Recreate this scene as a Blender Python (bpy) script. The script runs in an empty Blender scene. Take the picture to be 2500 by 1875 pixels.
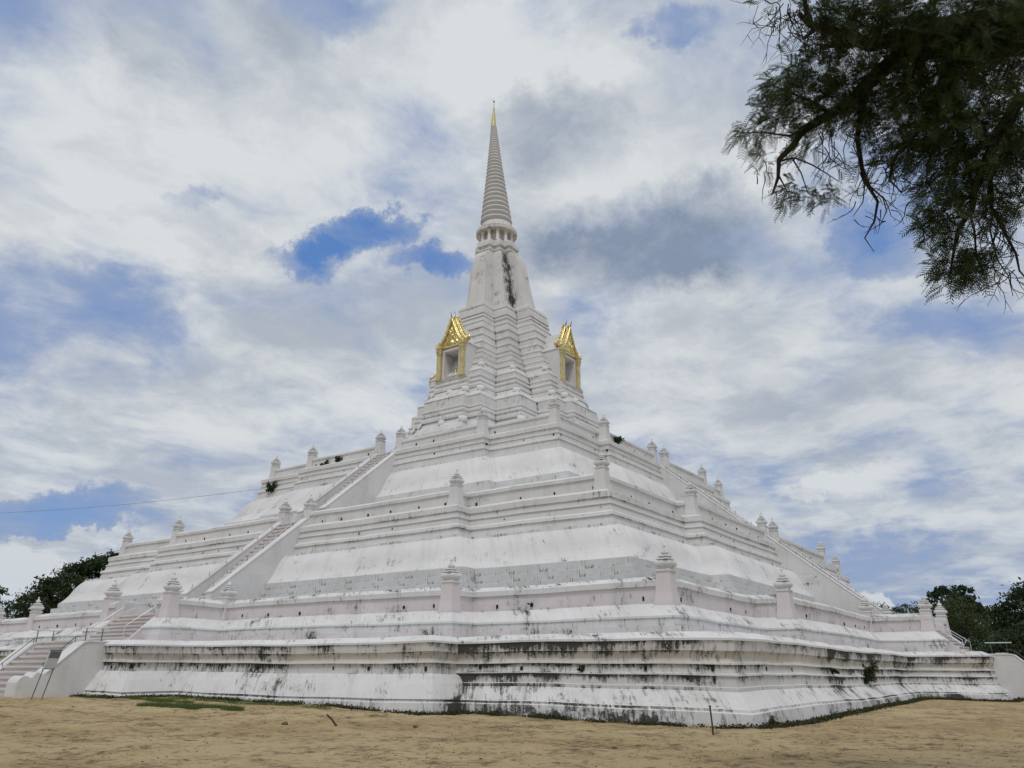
import bpy, bmesh, math, random
import numpy as np
from mathutils import Vector, Matrix
random.seed(7); rng = np.random.default_rng(11)
SC = bpy.context.scene
COL = SC.collection
PI = math.pi

# ------------------------------------------------------------------ camera
CAM = np.array([51.49, 37.51, 1.12])
FWD = np.array([-0.76263761, -0.54872882, 0.34246248])
RGT = np.array([-0.58162903, 0.81341391, 0.0080928])
FWD /= np.linalg.norm(FWD); RGT -= FWD * (RGT @ FWD); RGT /= np.linalg.norm(RGT)
UPV = np.cross(RGT, FWD)
FPX = 1936.59
cd = bpy.data.cameras.new('camera'); cam = bpy.data.objects.new('camera', cd); COL.objects.link(cam)
cd.sensor_width = 36; cd.lens = 36 * FPX / 2500; cd.clip_end = 3000; cd.clip_start = 0.1
M = Matrix.Identity(4)
for i in range(3):
    M[i][0] = RGT[i]; M[i][1] = UPV[i]; M[i][2] = -FWD[i]; M[i][3] = CAM[i]
cam.matrix_world = M
SC.camera = cam

def ray(px, py):
    d = FWD * FPX + (px - 1250) * RGT - (py - 937.5) * UPV
    return d / np.linalg.norm(d)
def at(px, py, dist): return CAM + ray(px, py) * dist

# ------------------------------------------------------------------ node helper
class NT:
    def __init__(s, tree): s.t = tree; s.n = tree.nodes; s.l = tree.links
    def link(s, a, b): s.l.new(a, b)
    def put(s, sock, v):
        if v is None: return
        if hasattr(v, 'node'): s.l.new(v, sock)
        else:
            if sock.type == 'RGBA' and len(v) == 3: v = (*v, 1)
            sock.default_value = v
    def math(s, op, a, b=None, c=None, clamp=False):
        n = s.n.new('ShaderNodeMath'); n.operation = op; n.use_clamp = clamp
        for k, v in enumerate((a, b, c)): s.put(n.inputs[k], v)
        return n.outputs[0]
    def vec(s, op, a, b=None, out=0):
        n = s.n.new('ShaderNodeVectorMath'); n.operation = op
        s.put(n.inputs[0], a)
        if b is not None:
            if op == 'SCALE': s.put(n.inputs['Scale'], b)
            else: s.put(n.inputs[1], b)
        return n.outputs[out] if op not in ('DOT_PRODUCT', 'LENGTH') else n.outputs['Value']
    def noise(s, vec, scale, detail=4, rough=.55, dist=0., out='Fac'):
        n = s.n.new('ShaderNodeTexNoise'); s.put(n.inputs['Vector'], vec)
        n.inputs['Scale'].default_value = scale; n.inputs['Detail'].default_value = detail
        n.inputs['Roughness'].default_value = rough; n.inputs['Distortion'].default_value = dist
        return n.outputs[out]
    def ss(s, v, lo, hi, a=0., b=1., kind='SMOOTHSTEP'):
        n = s.n.new('ShaderNodeMapRange'); n.interpolation_type = kind
        s.put(n.inputs['Value'], v); s.put(n.inputs['From Min'], lo); s.put(n.inputs['From Max'], hi)
        n.inputs['To Min'].default_value = a; n.inputs['To Max'].default_value = b
        return n.outputs[0]
    def mix(s, f, a, b, mode='MIX'):
        n = s.n.new('ShaderNodeMix'); n.data_type = 'RGBA'; n.blend_type = mode
        s.put(n.inputs[0], f); s.put(n.inputs[6], a); s.put(n.inputs[7], b)
        return n.outputs[2]
    def mapping(s, vec, scale):
        n = s.n.new('ShaderNodeMapping'); s.put(n.inputs['Vector'], vec); n.inputs['Scale'].default_value = scale
        return n.outputs[0]

# ------------------------------------------------------------------ world: Nishita sky behind a broken cloud layer
SUN_EL, SUN_AZ = math.radians(58), math.radians(34)      # azimuth measured from +X towards +Y
wd = bpy.data.worlds.new('World'); SC.world = wd; wd.use_nodes = True
T = NT(wd.node_tree); T.n.clear()
sky = T.n.new('ShaderNodeTexSky'); sky.sky_type = 'NISHITA'; sky.sun_disc = False
sky.sun_elevation = SUN_EL; sky.sun_rotation = PI / 2 - SUN_AZ
sky.air_density = 1.0; sky.dust_density = 1.2; sky.ozone_density = 1.5
D = T.n.new('ShaderNodeTexCoord').outputs['Generated']
sep = T.n.new('ShaderNodeSeparateXYZ'); T.link(D, sep.inputs[0])
zz = T.math('MAXIMUM', sep.outputs[2], 0.0)
den = T.math('ADD', zz, 0.14)
pl = T.vec('DIVIDE', D, None)
cmb = T.n.new('ShaderNodeCombineXYZ')
for k in range(3): T.link(den, cmb.inputs[k])
T.link(cmb.outputs[0], pl.node.inputs[1])
flat = T.vec('MULTIPLY', pl, (1, 1, 0))
warpn = T.vec('SUBTRACT', T.noise(flat, 1.6, 3, .6, out='Color'), (.5, .5, .5))
flat2 = T.vec('ADD', flat, T.vec('SCALE', warpn, .30))
wdir = T.vec('NORMALIZE', T.vec('ADD', D, T.vec('SCALE', T.vec('SUBTRACT', T.noise(D, 7, 7, .68, out='Color'), (.5, .5, .5)), .15)))
big = T.noise(flat2, 1.1, 7, .58)
fine = T.noise(flat2, 4.2, 8, .62)
dens = T.math('ADD', T.math('MULTIPLY', big, .62), T.math('MULTIPLY', fine, .38))
def blob(px, py, rx, ry, amp, tilt=0., hard=.0):
    """soft ellipse of sky round one direction, radii in degrees, ragged by the warped direction"""
    d = ray(px, py); t1 = RGT - d * (RGT @ d); t1 /= np.linalg.norm(t1); t2 = np.cross(t1, d)
    c_, s_ = math.cos(math.radians(tilt)), math.sin(math.radians(tilt)); t1, t2 = c_ * t1 + s_ * t2, -s_ * t1 + c_ * t2
    x = T.math('DIVIDE', T.vec('DOT_PRODUCT', wdir, tuple(t1)), math.sin(math.radians(rx)))
    y = T.math('DIVIDE', T.vec('DOT_PRODUCT', wdir, tuple(t2)), math.sin(math.radians(ry)))
    q = T.math('ADD', T.math('MULTIPLY', x, x), T.math('MULTIPLY', y, y))
    front = T.math('GREATER_THAN', T.vec('DOT_PRODUCT', wdir, tuple(d)), .2)
    return T.math('MULTIPLY', T.ss(q, 1.0, hard, 0, amp), front)
def total(lst):
    acc = None
    for b in lst:
        v = blob(b[0] * S_, b[1] * S_, *b[2:]); acc = v if acc is None else T.math('ADD', acc, v)
    return acc
S_ = 2500 / 2212
cov = total([(770, 505, 5.0, 2.0, -.27, 6), (680, 545, 4.2, 1.6, -.16, -8), (960, 568, 4.6, 1.3, -.19, -6), (740, 28, 6, 2.6, -.13), (1450, 50, 3.2, 1.8, -.12), (1560, 85, 3, 2.2, -.05), (60, 700, 11, 5, -.055, -12), (330, 650, 10, 3.5, -.05), (90, 1128, 9, 1.9, -.22, 3),
             (1860, 505, 3.0, 1.6, -.09), (1900, 560, 3, 1.4, -.07), (2120, 700, 6, 4, -.07), (1780, 1235, 11, 3.2, -.12), (430, 430, 3, 1.2, -.09), (640, 930, 14, 6, .04), (350, 370, 16, 10, .07), (1150, 150, 10, 8, .09), (1420, 420, 13, 8, .10), (1500, 800, 16, 9, .04),
             (45, 1255, 3.0, 1.9, .34), (1885, 1285, 1.3, 1.0, .30), (1790, 1062, 3.2, .8, .16, -6), (150, 1200, 4, 1.0, .14)])
cover = T.math('ADD', dens, cov)
mask = T.ss(T.math('ADD', cover, T.math('MULTIPLY', T.math('SUBTRACT', T.noise(flat2, 9, 6, .65), .5), .20)), .16, .46)
dark = total([(1420, 515, 10.5, 4.6, .85, 8), (1200, 290, 6, 4, .36, 20), (330, 45, 14, 5, .26), (1850, 900, 12, 5, .14), (620, 700, 16, 6, .10), (1050, 200, 4, 3, -.2), (1150, 130, 9, 4, -.3), (880, 400, 8, 5, -.2), (150, 330, 14, 8, -.24), (1290, 440, 5, 1.8, -.22, 25),
              (1850, 1062, 4, 1.2, -.25), (45, 1250, 3, 1.8, -.55), (1885, 1285, 1.4, 1, -.5), (200, 600, 14, 6, -.12), (1650, 330, 6, 5, -.12)])
shade = T.math('ADD', T.ss(T.noise(flat2, 2.3, 9, .64),   .38, .64, 0, .50), dark, clamp=True)
thick = T.ss(cover, .37, .55)
ccol = T.mix(shade, (7.5, 7.8, 8.0), (2.55, 3.2, 4.35))
thin = T.mix(thick, (3.3, 4.15, 6.0), ccol)
blue = T.mix(.62, sky.outputs[0], (1.15, 2.9, 7.3))
haze = T.ss(sep.outputs[2], -.02, .34, 1., 0.)
blue = T.mix(T.math('MULTIPLY', haze, .5), blue, (2.7, 4.0, 6.4))
colr = T.mix(mask, blue, thin)
colr = T.mix(T.math('MULTIPLY', haze, .30), colr, (3.3, 4.2, 5.7))
bg = T.n.new('ShaderNodeBackground'); T.link(colr, bg.inputs[0]); bg.inputs[1].default_value = 0.1
wo = T.n.new('ShaderNodeOutputWorld'); T.link(bg.outputs[0], wo.inputs[0])
# sun through thin cloud
sl = bpy.data.lights.new('sun', 'SUN'); sl.energy = 1.3; sl.angle = math.radians(16); sl.color = (1, .945, .87)
so = bpy.data.objects.new('sun', sl); COL.objects.link(so)
sd = Vector((math.cos(SUN_EL) * math.cos(SUN_AZ), math.cos(SUN_EL) * math.sin(SUN_AZ), math.sin(SUN_EL)))
so.rotation_euler = sd.to_track_quat('Z', 'Y').to_euler(); so.location = (0, 0, 90)
vs = SC.view_settings; vs.view_transform = 'Standard'; vs.look = 'None'; vs.gamma = 1; vs.exposure = -0.12; vs.use_curve_mapping = False
SC.cycles.max_bounces = 6; SC.cycles.use_denoising = True

# ------------------------------------------------------------------ materials
def newmat(name, rough=.85, metal=0.):
    m = bpy.data.materials.new(name); m.use_nodes = True; t = NT(m.node_tree)
    b = t.n['Principled BSDF']; b.inputs['Roughness'].default_value = rough; b.inputs['Metallic'].default_value = metal
    return m, t, b
def bump(t, b, h, strength, dist=.02):
    n = t.n.new('ShaderNodeBump'); n.inputs['Strength'].default_value = strength; n.inputs['Distance'].default_value = dist
    t.link(h, n.inputs['Height']); t.link(n.outputs[0], b.inputs['Normal'])
def plaster(name, col, old, grimeoff=0.):
    m, t, b = newmat(name, .8)
    b.inputs['Specular IOR Level'].default_value = .12
    P = t.n.new('ShaderNodeNewGeometry').outputs['Position']
    uvn = t.n.new('ShaderNodeUVMap'); uvn.uv_map = 'UVMap'; UV = uvn.outputs[0]
    at_ = t.n.new('ShaderNodeAttribute'); at_.attribute_name = 'grime'; G = at_.outputs['Fac']
    G = t.math('ADD', G, grimeoff)
    blot = t.noise(P, .55, 5, .6)
    mid = t.noise(P, 2.6, 5, .65)
    # broad weathering: slightly greyer and creamier areas
    c = t.mix(t.ss(blot, .38, .68, 0, .75), col, old)
    c = t.mix(t.ss(mid, .55, .8, 0, .16), c, (.42, .40, .36))
    wash = t.noise(t.mapping(UV, (2.4, .30, 1)), 1.0, 5, .6)
    c = t.mix(t.ss(wash, .48, .70, 0, .30), c, (.47, .465, .45))
    patch = t.noise(t.mapping(UV, (.5, .9, 1)), 1.0, 3, .5)
    c = t.mix(t.ss(patch, .56, .60, 0, .22), c, (.80, .79, .775))
    # mould: clusters broken up into streaks that run down the wall
    A = t.noise(t.mapping(UV, (.75, 1.0, 1)), 1.0, 5, .62)
    S = t.noise(t.mapping(UV, (8.5, .9, 1)), 1.0, 6, .62)
    F = t.noise(UV, 13., 5, .72)
    M = t.math('ADD', t.math('MULTIPLY', A, .52), t.math('ADD', t.math('MULTIPLY', S, .28), t.math('MULTIPLY', F, .20)))
    M = t.math('MULTIPLY_ADD', M, 1.25, -.125)
    drv = t.math('ADD', M, t.math('MULTIPLY', G, .26))
    c = t.mix(t.ss(drv, .57, .80, 0, .52), c, (.30, .29, .26))
    c = t.mix(t.ss(drv, .69, .745, 0, .97), c, (.020, .019, .017))
    # short hatch-like strokes in patches
    tick = t.noise(t.mapping(UV, (6.5, 1.7, 1)), 1.0, 5, .7)
    tk = t.math('ADD', t.math('ADD', t.math('MULTIPLY', tick, .62), t.math('MULTIPLY', A, .38)), t.math('MULTIPLY', G, .20))
    c = t.mix(t.ss(tk, .625, .665, 0, .55), c, (.11, .108, .10))
    t.link(c, b.inputs['Base Color'])
    h = t.math('ADD', t.math('MULTIPLY', t.noise(P, 9, 5, .6), .6), t.math('MULTIPLY', mid, .7))
    bump(t, b, h, .35, .03)
    return m
WHITE = plaster('white_plaster', (.67, .665, .66), (.60, .59, .57))
PINK = plaster('pink_plaster', (.665, .612, .617), (.61, .57, .57))
CREAM = plaster('cream_plaster', (.645, .612, .55), (.56, .525, .45))
SHADEP = plaster('shaded_plaster', (.53, .53, .53), (.46, .46, .455))  # shade under the spire rings, put into the plaster colour
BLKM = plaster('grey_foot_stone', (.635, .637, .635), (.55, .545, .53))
LITP = plaster('lit_plaster', (.725, .718, .712), (.67, .66, .645))  # white plaster made lighter: light caught by slopes and ledges, in the colour
def simple(name, col, rough=.7, metal=0., var=.25, scale=6.):
    m, t, b = newmat(name, rough, metal)
    P = t.n.new('ShaderNodeTexCoord').outputs['Object']
    n = t.noise(P, scale, 5, .6)
    c = t.mix(t.ss(n, .3, .7), tuple(x * (1 - var) for x in col), tuple(min(1, x * (1 + var)) for x in col))
    t.link(c, b.inputs['Base Color']); bump(t, b, n, .15, .01)
    return m
GOLD = simple('gilded_carving', (.74, .57, .26), .36, 1., .5, 14)
OCHRE = simple('gilded_pillar', (.56, .48, .23), .5, .25, .2, 3)
HOLESHADE = simple('hole_shade', (.012, .012, .012), .9)  # near-black, paints the shade inside the weep holes
HORN = simple('dark_finial_metal', (.05, .045, .04), .5, .6)
STEEL = simple('galvanised_rail', (.62, .62, .62), .4, .5, .1)
RAILDK = simple('dark_rail', (.10, .10, .10), .5, .5, .2)
STEP = simple('worn_pink_step', (.565, .525, .50), .85, 0, .18, 2.5)
RISER = simple('step_nosing', (.59, .545, .52), .85, 0, .14, 3)
RUST = simple('rusty_iron', (.055, .035, .025), .8, .3, .3, 12)
PANEL = simple('sign_sheet', (.62, .62, .61), .5, .2, .08, 4)
PANELDK = simple('sign_dark_band', (.14, .15, .155), .5, .2, .15, 4)
CABLE = simple('cable_rubber', (.16, .16, .17), .6)
def leafmat(name, c1, c2, c3, scale=.5):
    m, t, b = newmat(name, .55)
    P = t.n.new('ShaderNodeNewGeometry')
    r = t.n.new('ShaderNodeAttribute'); r.attribute_name = 'rnd'
    n = t.noise(P.outputs['Position'], scale, 3, .6)
    c = t.mix(t.ss(n, .35, .65), c1, c2)
    c = t.mix(t.math('MULTIPLY', r.outputs['Fac'], .6), c, c3)
    t.link(c, b.inputs['Base Color'])
    b.inputs['Specular IOR Level'].default_value = .3
    tr = t.n.new('ShaderNodeBsdfTranslucent'); t.link(c, tr.inputs[0])
    mx = t.n.new('ShaderNodeMixShader'); mx.inputs[0].default_value = .22
    t.link(b.outputs[0], mx.inputs[1]); t.link(tr.outputs[0], mx.inputs[2]); t.link(mx.outputs[0], t.n['Material Output'].inputs[0])
    return m
LEAF_NEAR = leafmat('pinnate_leaf', (.034, .060, .018), (.052, .082, .025), (.075, .105, .032), 1.5)
LEAF_FAR = leafmat('dark_foliage', (.017, .037, .014), (.030, .055, .018), (.045, .066, .020), .3)
LEAF_MID = leafmat('olive_foliage', (.035, .055, .016), (.055, .078, .022), (.075, .09, .03), .4)
WEED = leafmat('weed_leaf', (.022, .036, .012), (.05, .07, .02), (.09, .075, .035), 1.2)
GRASSM = leafmat('grass_blade', (.06, .12, .022), (.09, .15, .03), (.15, .16, .06), 1.)
BARK = simple('bark', (.055, .045, .038), .9, 0, .35, 5)
BARKDK = simple('dark_twig', (.028, .023, .019), .9, 0, .3, 8)
STONE = simple('clod', (.12, .085, .05), .95, 0, .4, 15)
def sand():
    m, t, b = newmat('sandy_earth', .95)
    P = t.n.new('ShaderNodeNewGeometry').outputs['Position']
    n1 = t.noise(P, .13, 5, .6); n2 = t.noise(P, .75, 6, .65); n3 = t.noise(P, 4.2, 7, .72); n4 = t.noise(P, 19., 5, .72)
    c = t.mix(t.ss(n1, .36, .64), (.58, .445, .235), (.46, .335, .16))
    c = t.mix(t.ss(n2, .47, .70, 0, .5), c, (.34, .235, .105))
    c = t.mix(t.ss(n2, .50, .30, 0, .6), c, (.58, .46, .24))
    scuff = t.math('ADD', t.math('MULTIPLY', n3, .58), t.math('ADD', t.math('MULTIPLY', n2, .27), t.math('MULTIPLY', n4, .15)))
    c = t.mix(t.ss(scuff, .49, .55, 0, .55), c, (.20, .135, .07))
    c = t.mix(t.ss(scuff, .545, .59, 0, .85), c, (.085, .06, .035))
    c = t.mix(t.ss(n4, .55, .68, 0, .35), c, (.20, .14, .075))
    t.link(c, b.inputs['Base Color'])
    h = t.math('ADD', t.math('MULTIPLY', n2, 1.), t.math('ADD', t.math('MULTIPLY', n3, .7), t.math('MULTIPLY', n4, .25)))
    bump(t, b, h, 1., .16)
    return m
SAND = sand()

# ------------------------------------------------------------------ object helpers
def tag(o, label=None, cat=None, group=None, kind=None):
    if label: o['label'] = label
    if cat: o['category'] = cat
    if group: o['group'] = group
    if kind: o['kind'] = kind
    return o
def empty(name, loc=(0, 0, 0)):
    o = bpy.data.objects.new(name, None); COL.objects.link(o); o.location = loc; o.empty_display_size = .3; return o
def link(name, me, parent=None, loc=None, rotz=0.):
    o = bpy.data.objects.new(name, me); COL.objects.link(o)
    if parent is not None: o.parent = parent
    if loc is not None: o.location = loc
    o.rotation_euler[2] = rotz
    return o
class MB:
    """mesh collector with per-corner uv and grime"""
    def __init__(s, warp=None): s.v = []; s.f = []; s.uv = []; s.g = []; s.m = []; s.sm = []; s.warp = warp
    def grid(s, rows, us, vs_, gs, mat=0, smooth=False, flip=False):
        base = len(s.v); R = len(rows); C = len(rows[0])
        for r in rows: s.v.extend(r)
        for i in range(R - 1):
            for j in range(C - 1):
                idx = [(i, j), (i, j + 1), (i + 1, j + 1), (i + 1, j)]
                if flip: idx = idx[::-1]
                s.f.append([base + a * C + b for a, b in idx])
                for a, b in idx:
                    s.uv.append((us[a][b] if isinstance(us[0], (list, tuple)) else us[b], vs_[a])); s.g.append(gs[a][b] if hasattr(gs[a], '__len__') else gs[a])
                s.m.append(mat); s.sm.append(smooth)
    def face(s, pts, mat=0, g=0., smooth=False):
        base = len(s.v); s.v.extend(pts); s.f.append(list(range(base, base + len(pts))))
        p = [np.array(q, float) for q in pts]
        e = p[1] - p[0]
        for q in p:
            s.uv.append((q[0] * .7 + q[1] * .7, q[2])); s.g.append(g)
        s.m.append(mat); s.sm.append(smooth)
    def box(s, x0, x1, y0, y1, z0, z1, mat=0, g=0.):
        c = [(x0, y0), (x1, y0), (x1, y1), (x0, y1)]
        for k in range(4):
            a, b = c[k], c[(k + 1) % 4]
            s.face([(*a, z0), (*b, z0), (*b, z1), (*a, z1)], mat, g)
        s.face([(*q, z1) for q in c], mat, g); s.face([(*q, z0) for q in c[::-1]], mat, g)
    def prism_xz(s, poly, y0, y1, mat=0, g=0.):
        """poly: (x,z) anticlockwise seen from -y"""
        n = len(poly)
        s.face([(x, y0, z) for x, z in poly], mat, g); s.face([(x, y1, z) for x, z in poly[::-1]], mat, g)
        for k in range(n):
            a, b = poly[k], poly[(k + 1) % n]
            s.face([(a[0], y0, a[1]), (a[0], y1, a[1]), (b[0], y1, b[1]), (b[0], y0, b[1])], mat, g)
    def lathe(s, prof, n=24, c=(0, 0), mat=0, g=0., smooth=True, z0=0.):
        rows = [];
        for r, z in prof:
            rows.append([(c[0] + r * math.cos(2 * PI * k / n), c[1] + r * math.sin(2 * PI * k / n), z0 + z) for k in range(n + 1)])
        s.grid(rows, [k / n * 6 for k in range(n + 1)], [z for r, z in prof], [g] * len(prof), mat, smooth)
    def tube(s, pts, rad, n=6, mat=0, smooth=True):
        pts = [np.array(p, float) for p in pts]
        rads = rad if hasattr(rad, '__len__') else [rad] * len(pts)
        rows = []
        prev = None
        for i, p in enumerate(pts):
            d = pts[min(i + 1, len(pts) - 1)] - pts[max(i - 1, 0)]
            d = d / (np.linalg.norm(d) + 1e-9)
            a = np.cross(d, [0, 0, 1.]) if abs(d[2]) < .95 else np.cross(d, [1., 0, 0])
            if prev is not None:
                a2 = prev - d * (prev @ d)
                if np.linalg.norm(a2) > 1e-4: a = a2
            a = a / np.linalg.norm(a); prev = a; b = np.cross(d, a)
            rows.append([tuple(p + rads[i] * (math.cos(2 * PI * k / n) * a + math.sin(2 * PI * k / n) * b)) for k in range(n + 1)])
        s.grid(rows, [k / n for k in range(n + 1)], [float(i) for i in range(len(pts))], [0.] * len(pts), mat, smooth)
    def mesh(s, name, mats):
        me = bpy.data.meshes.new(name)
        vv = np.array(s.v, float)
        if s.warp is not None: vv = s.warp(vv)
        me.from_pydata(vv.tolist(), [], s.f)
        uvl = me.uv_layers.new(name='UVMap')
        uvl.data.foreach_set('uv', np.array(s.uv, np.float32).ravel())
        at_ = me.attributes.new('grime', 'FLOAT', 'CORNER'); at_.data.foreach_set('value', np.array(s.g, np.float32))
        me.polygons.foreach_set('material_index', np.array(s.m, np.int32))
        me.polygons.foreach_set('use_smooth', np.array(s.sm, bool))
        for m in (mats if isinstance(mats, (list, tuple)) else [mats]): me.materials.append(m)
        me.update(); return me
    def build(s, name, mats, parent=None, loc=None, rotz=0.): return link(name, s.mesh(name, mats), parent, loc, rotz)

def wob(v, k=1.):
    """hand-made unevenness, a few centimetres, continuous in space"""
    x, y, z = v[:, 0], v[:, 1], v[:, 2]; o = v.copy()
    o[:, 0] += k * (.018 * np.sin(.9 * y + 1.3 * z) + .012 * np.sin(2.3 * y + .4 * x))
    o[:, 1] += k * (.018 * np.sin(.85 * x + 1.1 * z + 1) + .012 * np.sin(2.1 * x + .5 * y))
    o[:, 2] += k * (.020 * np.sin(.41 * x + .37 * y) + .010 * np.sin(1.7 * x - 1.3 * y))
    return o
def warp_base(v):
    o = wob(v, 1.2)
    t = np.clip((29.7 - v[:, 0]) / 25, 0, 1) * (v[:, 1] > 24)
    o[:, 2] += t * .20 * (1 - np.clip(v[:, 2] / .9, 0, 1))
    return o
def lean(z):
    t = min(max(z - 15.2, 0), 21.8); u = max(z - 37, 0)
    return np.array([.0315 * t + .023 * u, -.040 * t - .028 * u])
def warp_tower(v):
    o = v.copy(); z = v[:, 2]
    t = np.clip(z - 15.2, 0, 21.8); u = np.clip(z - 37, 0, 99)
    o[:, 0] += .0315 * t + .023 * u + .008 * np.sin(2.1 * v[:, 1] + z)
    o[:, 1] += -.040 * t - .028 * u + .008 * np.sin(2.3 * v[:, 0] + z)
    o[:, 2] += .008 * np.sin(1.5 * v[:, 0] + 1.2 * v[:, 1])
    return o

def corners(path, closed):
    n = len(path); out = []
    def nrm(a, b):
        d = np.array(b, float) - np.array(a, float); d /= np.linalg.norm(d); return np.array([d[1], -d[0]])
    for i in range(n):
        ns = []
        if closed or i > 0: ns.append(nrm(path[i - 1], path[i]))
        if closed or i < n - 1: ns.append(nrm(path[i], path[(i + 1) % n]))
        if len(ns) == 2 and abs(ns[0] @ ns[1]) > .9: ns = ns[:1]
        out.append(sum(ns))
    return out
def sweep(mb, path, prof, closed=False, seg=1.6, gfun=None, caps=False):
    """prof: (off, z, g_low, g_high, mat, smooth) - the strip starting at each point; last entry only ends it"""
    P = [np.array(p, float) for p in path]; Dr = corners(path, closed)
    if closed: P = P + [P[0]]; Dr = Dr + [Dr[0]]
    nsub = [max(1, int(round(np.linalg.norm(P[i + 1] - P[i]) / seg))) for i in range(len(P) - 1)]
    def ring(off, z):
        C = [P[i] + off * Dr[i] for i in range(len(P))]
        out = []
        for i in range(len(P) - 1):
            for k in range(nsub[i]):
                q = C[i] + (C[i + 1] - C[i]) * k / nsub[i]; out.append((q[0], q[1], z))
        out.append((C[-1][0], C[-1][1], z)); return out
    us = [0.]; r0 = ring(0, 0)
    for a, b in zip(r0[:-1], r0[1:]): us.append(us[-1] + math.dist(a, b))
    u0 = rng.uniform(0, 50); us = [u + u0 for u in us]
    vv = 0.
    for i in range(len(prof) - 1):
        o0, z0 = prof[i][:2]; o1, z1 = prof[i + 1][:2]
        e = list(prof[i][2:]) + [0, 0, 0, False][len(prof[i]) - 2:]
        gl, gh, mat, smo = e
        L = math.hypot(o1 - o0, z1 - z0)
        ts = [0, 1] if (L < .12 or gl == gh) else [0, .45, .78, .93, 1]
        rows = [ring(o0 + (o1 - o0) * t, z0 + (z1 - z0) * t) for t in ts]
        gs = []
        for t, r in zip(ts, rows):
            g = gl + (gh - gl) * t ** (1.5 if gfun is g_base else 3.2)
            gs.append([g * (gfun(p) if gfun else 1.) for p in r])
        mb.grid(rows, us, [vv + L * t for t in ts], gs, mat, smo)
        vv += L
    if caps:
        for end in (0, -1):
            d = Dr[end]
            pts = [(P[end][0] + p[0] * d[0], P[end][1] + p[0] * d[1], p[1]) for p in prof]
            mb.face(pts if end else pts[::-1], 0, 0.)
def rot(p, k):
    x, y = p
    for _ in range(k % 4): x, y = -y, x
    return (x, y)
def ogee(o0, z0, o1, z1, n=9, g=(.25, .35), mat=3):
    out = []
    for i in range(n):
        t = i / n; s = t + .058 * math.sin(2 * PI * t)
        out.append((o0 + (o1 - o0) * s, z0 + (z1 - z0) * t, g[0] + (g[1] - g[0]) * t, g[0] + (g[1] - g[0]) * (t + 1 / n), mat, True))
    return out
PMATS = [WHITE, PINK, CREAM, LITP]

# ------------------------------------------------------------------ ground
def gz(x, y):
    t = np.clip((59.4 - (np.abs(x) + np.abs(y))) / 24, 0, 1)
    return -.2 + .28 * t * t * (3 - 2 * t) + .025 * np.sin(.7 * x + .3 * y) * np.sin(.55 * y - .2 * x) + .012 * np.sin(2.1 * x + 1.1 * y) * np.sin(1.7 * y)
def build_ground():
    xs = np.concatenate([np.linspace(-900, -60, 12), np.linspace(-55, 25, 25), np.linspace(26, 62, 120), np.linspace(66, 120, 10), np.linspace(180, 900, 6)])
    ys = np.concatenate([np.linspace(-900, -60, 12), np.linspace(-55, -6, 16), np.linspace(-5, 45, 160), np.linspace(48, 110, 14), np.linspace(160, 900, 6)])
    X, Y = np.meshgrid(xs, ys, indexing='ij'); Z = gz(X, Y)
    near = (X > 27) & (X < 61) & (Y > -4) & (Y < 44)
    Z = Z + near * (.03 * (np.sin(3.1 * X + 1.7 * np.sin(1.3 * Y)) * np.sin(2.7 * Y + np.sin(1.9 * X))) + rng.normal(0, .009, X.shape))
    n, m = X.shape
    v = np.stack([X, Y, Z], -1).reshape(-1, 3)
    idx = np.arange(n * m).reshape(n, m)
    f = np.stack([idx[:-1, :-1], idx[1:, :-1], idx[1:, 1:], idx[:-1, 1:]], -1).reshape(-1, 4)
    me = bpy.data.meshes.new('ground'); me.from_pydata(v.tolist(), [], f.tolist()); me.materials.append(SAND)
    me.polygons.foreach_set('use_smooth', np.ones(len(f), bool))
    tag(link('ground', me), 'bare sandy earth in front of the white pagoda', kind='structure')
build_ground()
def ghit(px, py):
    d = ray(px, py); z = -.15
    for _ in range(6): p = CAM + d * (z - CAM[2]) / d[2]; z = float(gz(p[0], p[1]))
    return p

# ------------------------------------------------------------------ the pagoda
pag = tag(empty('pagoda', (0, 0, 0)), 'huge white tiered pagoda with ringed spire and gilded niches', 'pagoda')

# --- bottom terrace (stained), three overlapping solids: core, left bay, stair blocks
def base_prof(kind, s=1.):
    A = [(.74, -.7, .75, .62, 0), (.56, .17, .5, .5, 3), (.50, .20, .8, .85, 0), (.47, .27, .1, .1, 3)]
    if kind == 'corner':
        A += [(.44, .285, .52, .52, 3), (.22, .52, .52, .58, 3), (.05, .70, .75, .6, 0),
              (.05, .80, .2, .2, 0), (-.01, .82, .52, 1.02, 0), (-.02, 1.10, .9, .9, 0), (.03, 1.105, .3, .3, 3), (.03, 1.14, .6, .5, 0), (-.06, 1.18, .5, .92, 0), (-.09, 1.40, .8, .8, 2),
              (-.01, 1.405, .3, .3, 3), (-.01, 1.45, .5, .4, 2)]
    else:
        A += [(.52, .285, .48, .48, 3), (.27, .74, .48, .5, 3), (.08, 1.01, .5, .5, 3), (0., 1.06, .8, .8, 0),
              (-.07, 1.08, .62, .92, 0), (-.09, 1.40, .95, .95, 0), (.0, 1.405, .3, .3, 3), (.0, 1.45, .45, .35, 2)]
    A += [(-.11, 1.48, .5, .55, 2, True), (-.13, 1.56, .55, .68, 2, True), (-.10, 1.68, .68, .9, 2, True), (-.05, 1.76, .9, .9, 2), (-.01, 1.775, .66, .98, 0), (.02, 2.05, .7, .7, 3),
          (.06, 2.055, .25, .3, 3), (.06, 2.12, .3, .3, 3), (.02, 2.14, .38, .5, 3), (-.33, 2.31, .5, .5, 3), (-4.5, 2.325)]
    return A
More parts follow.
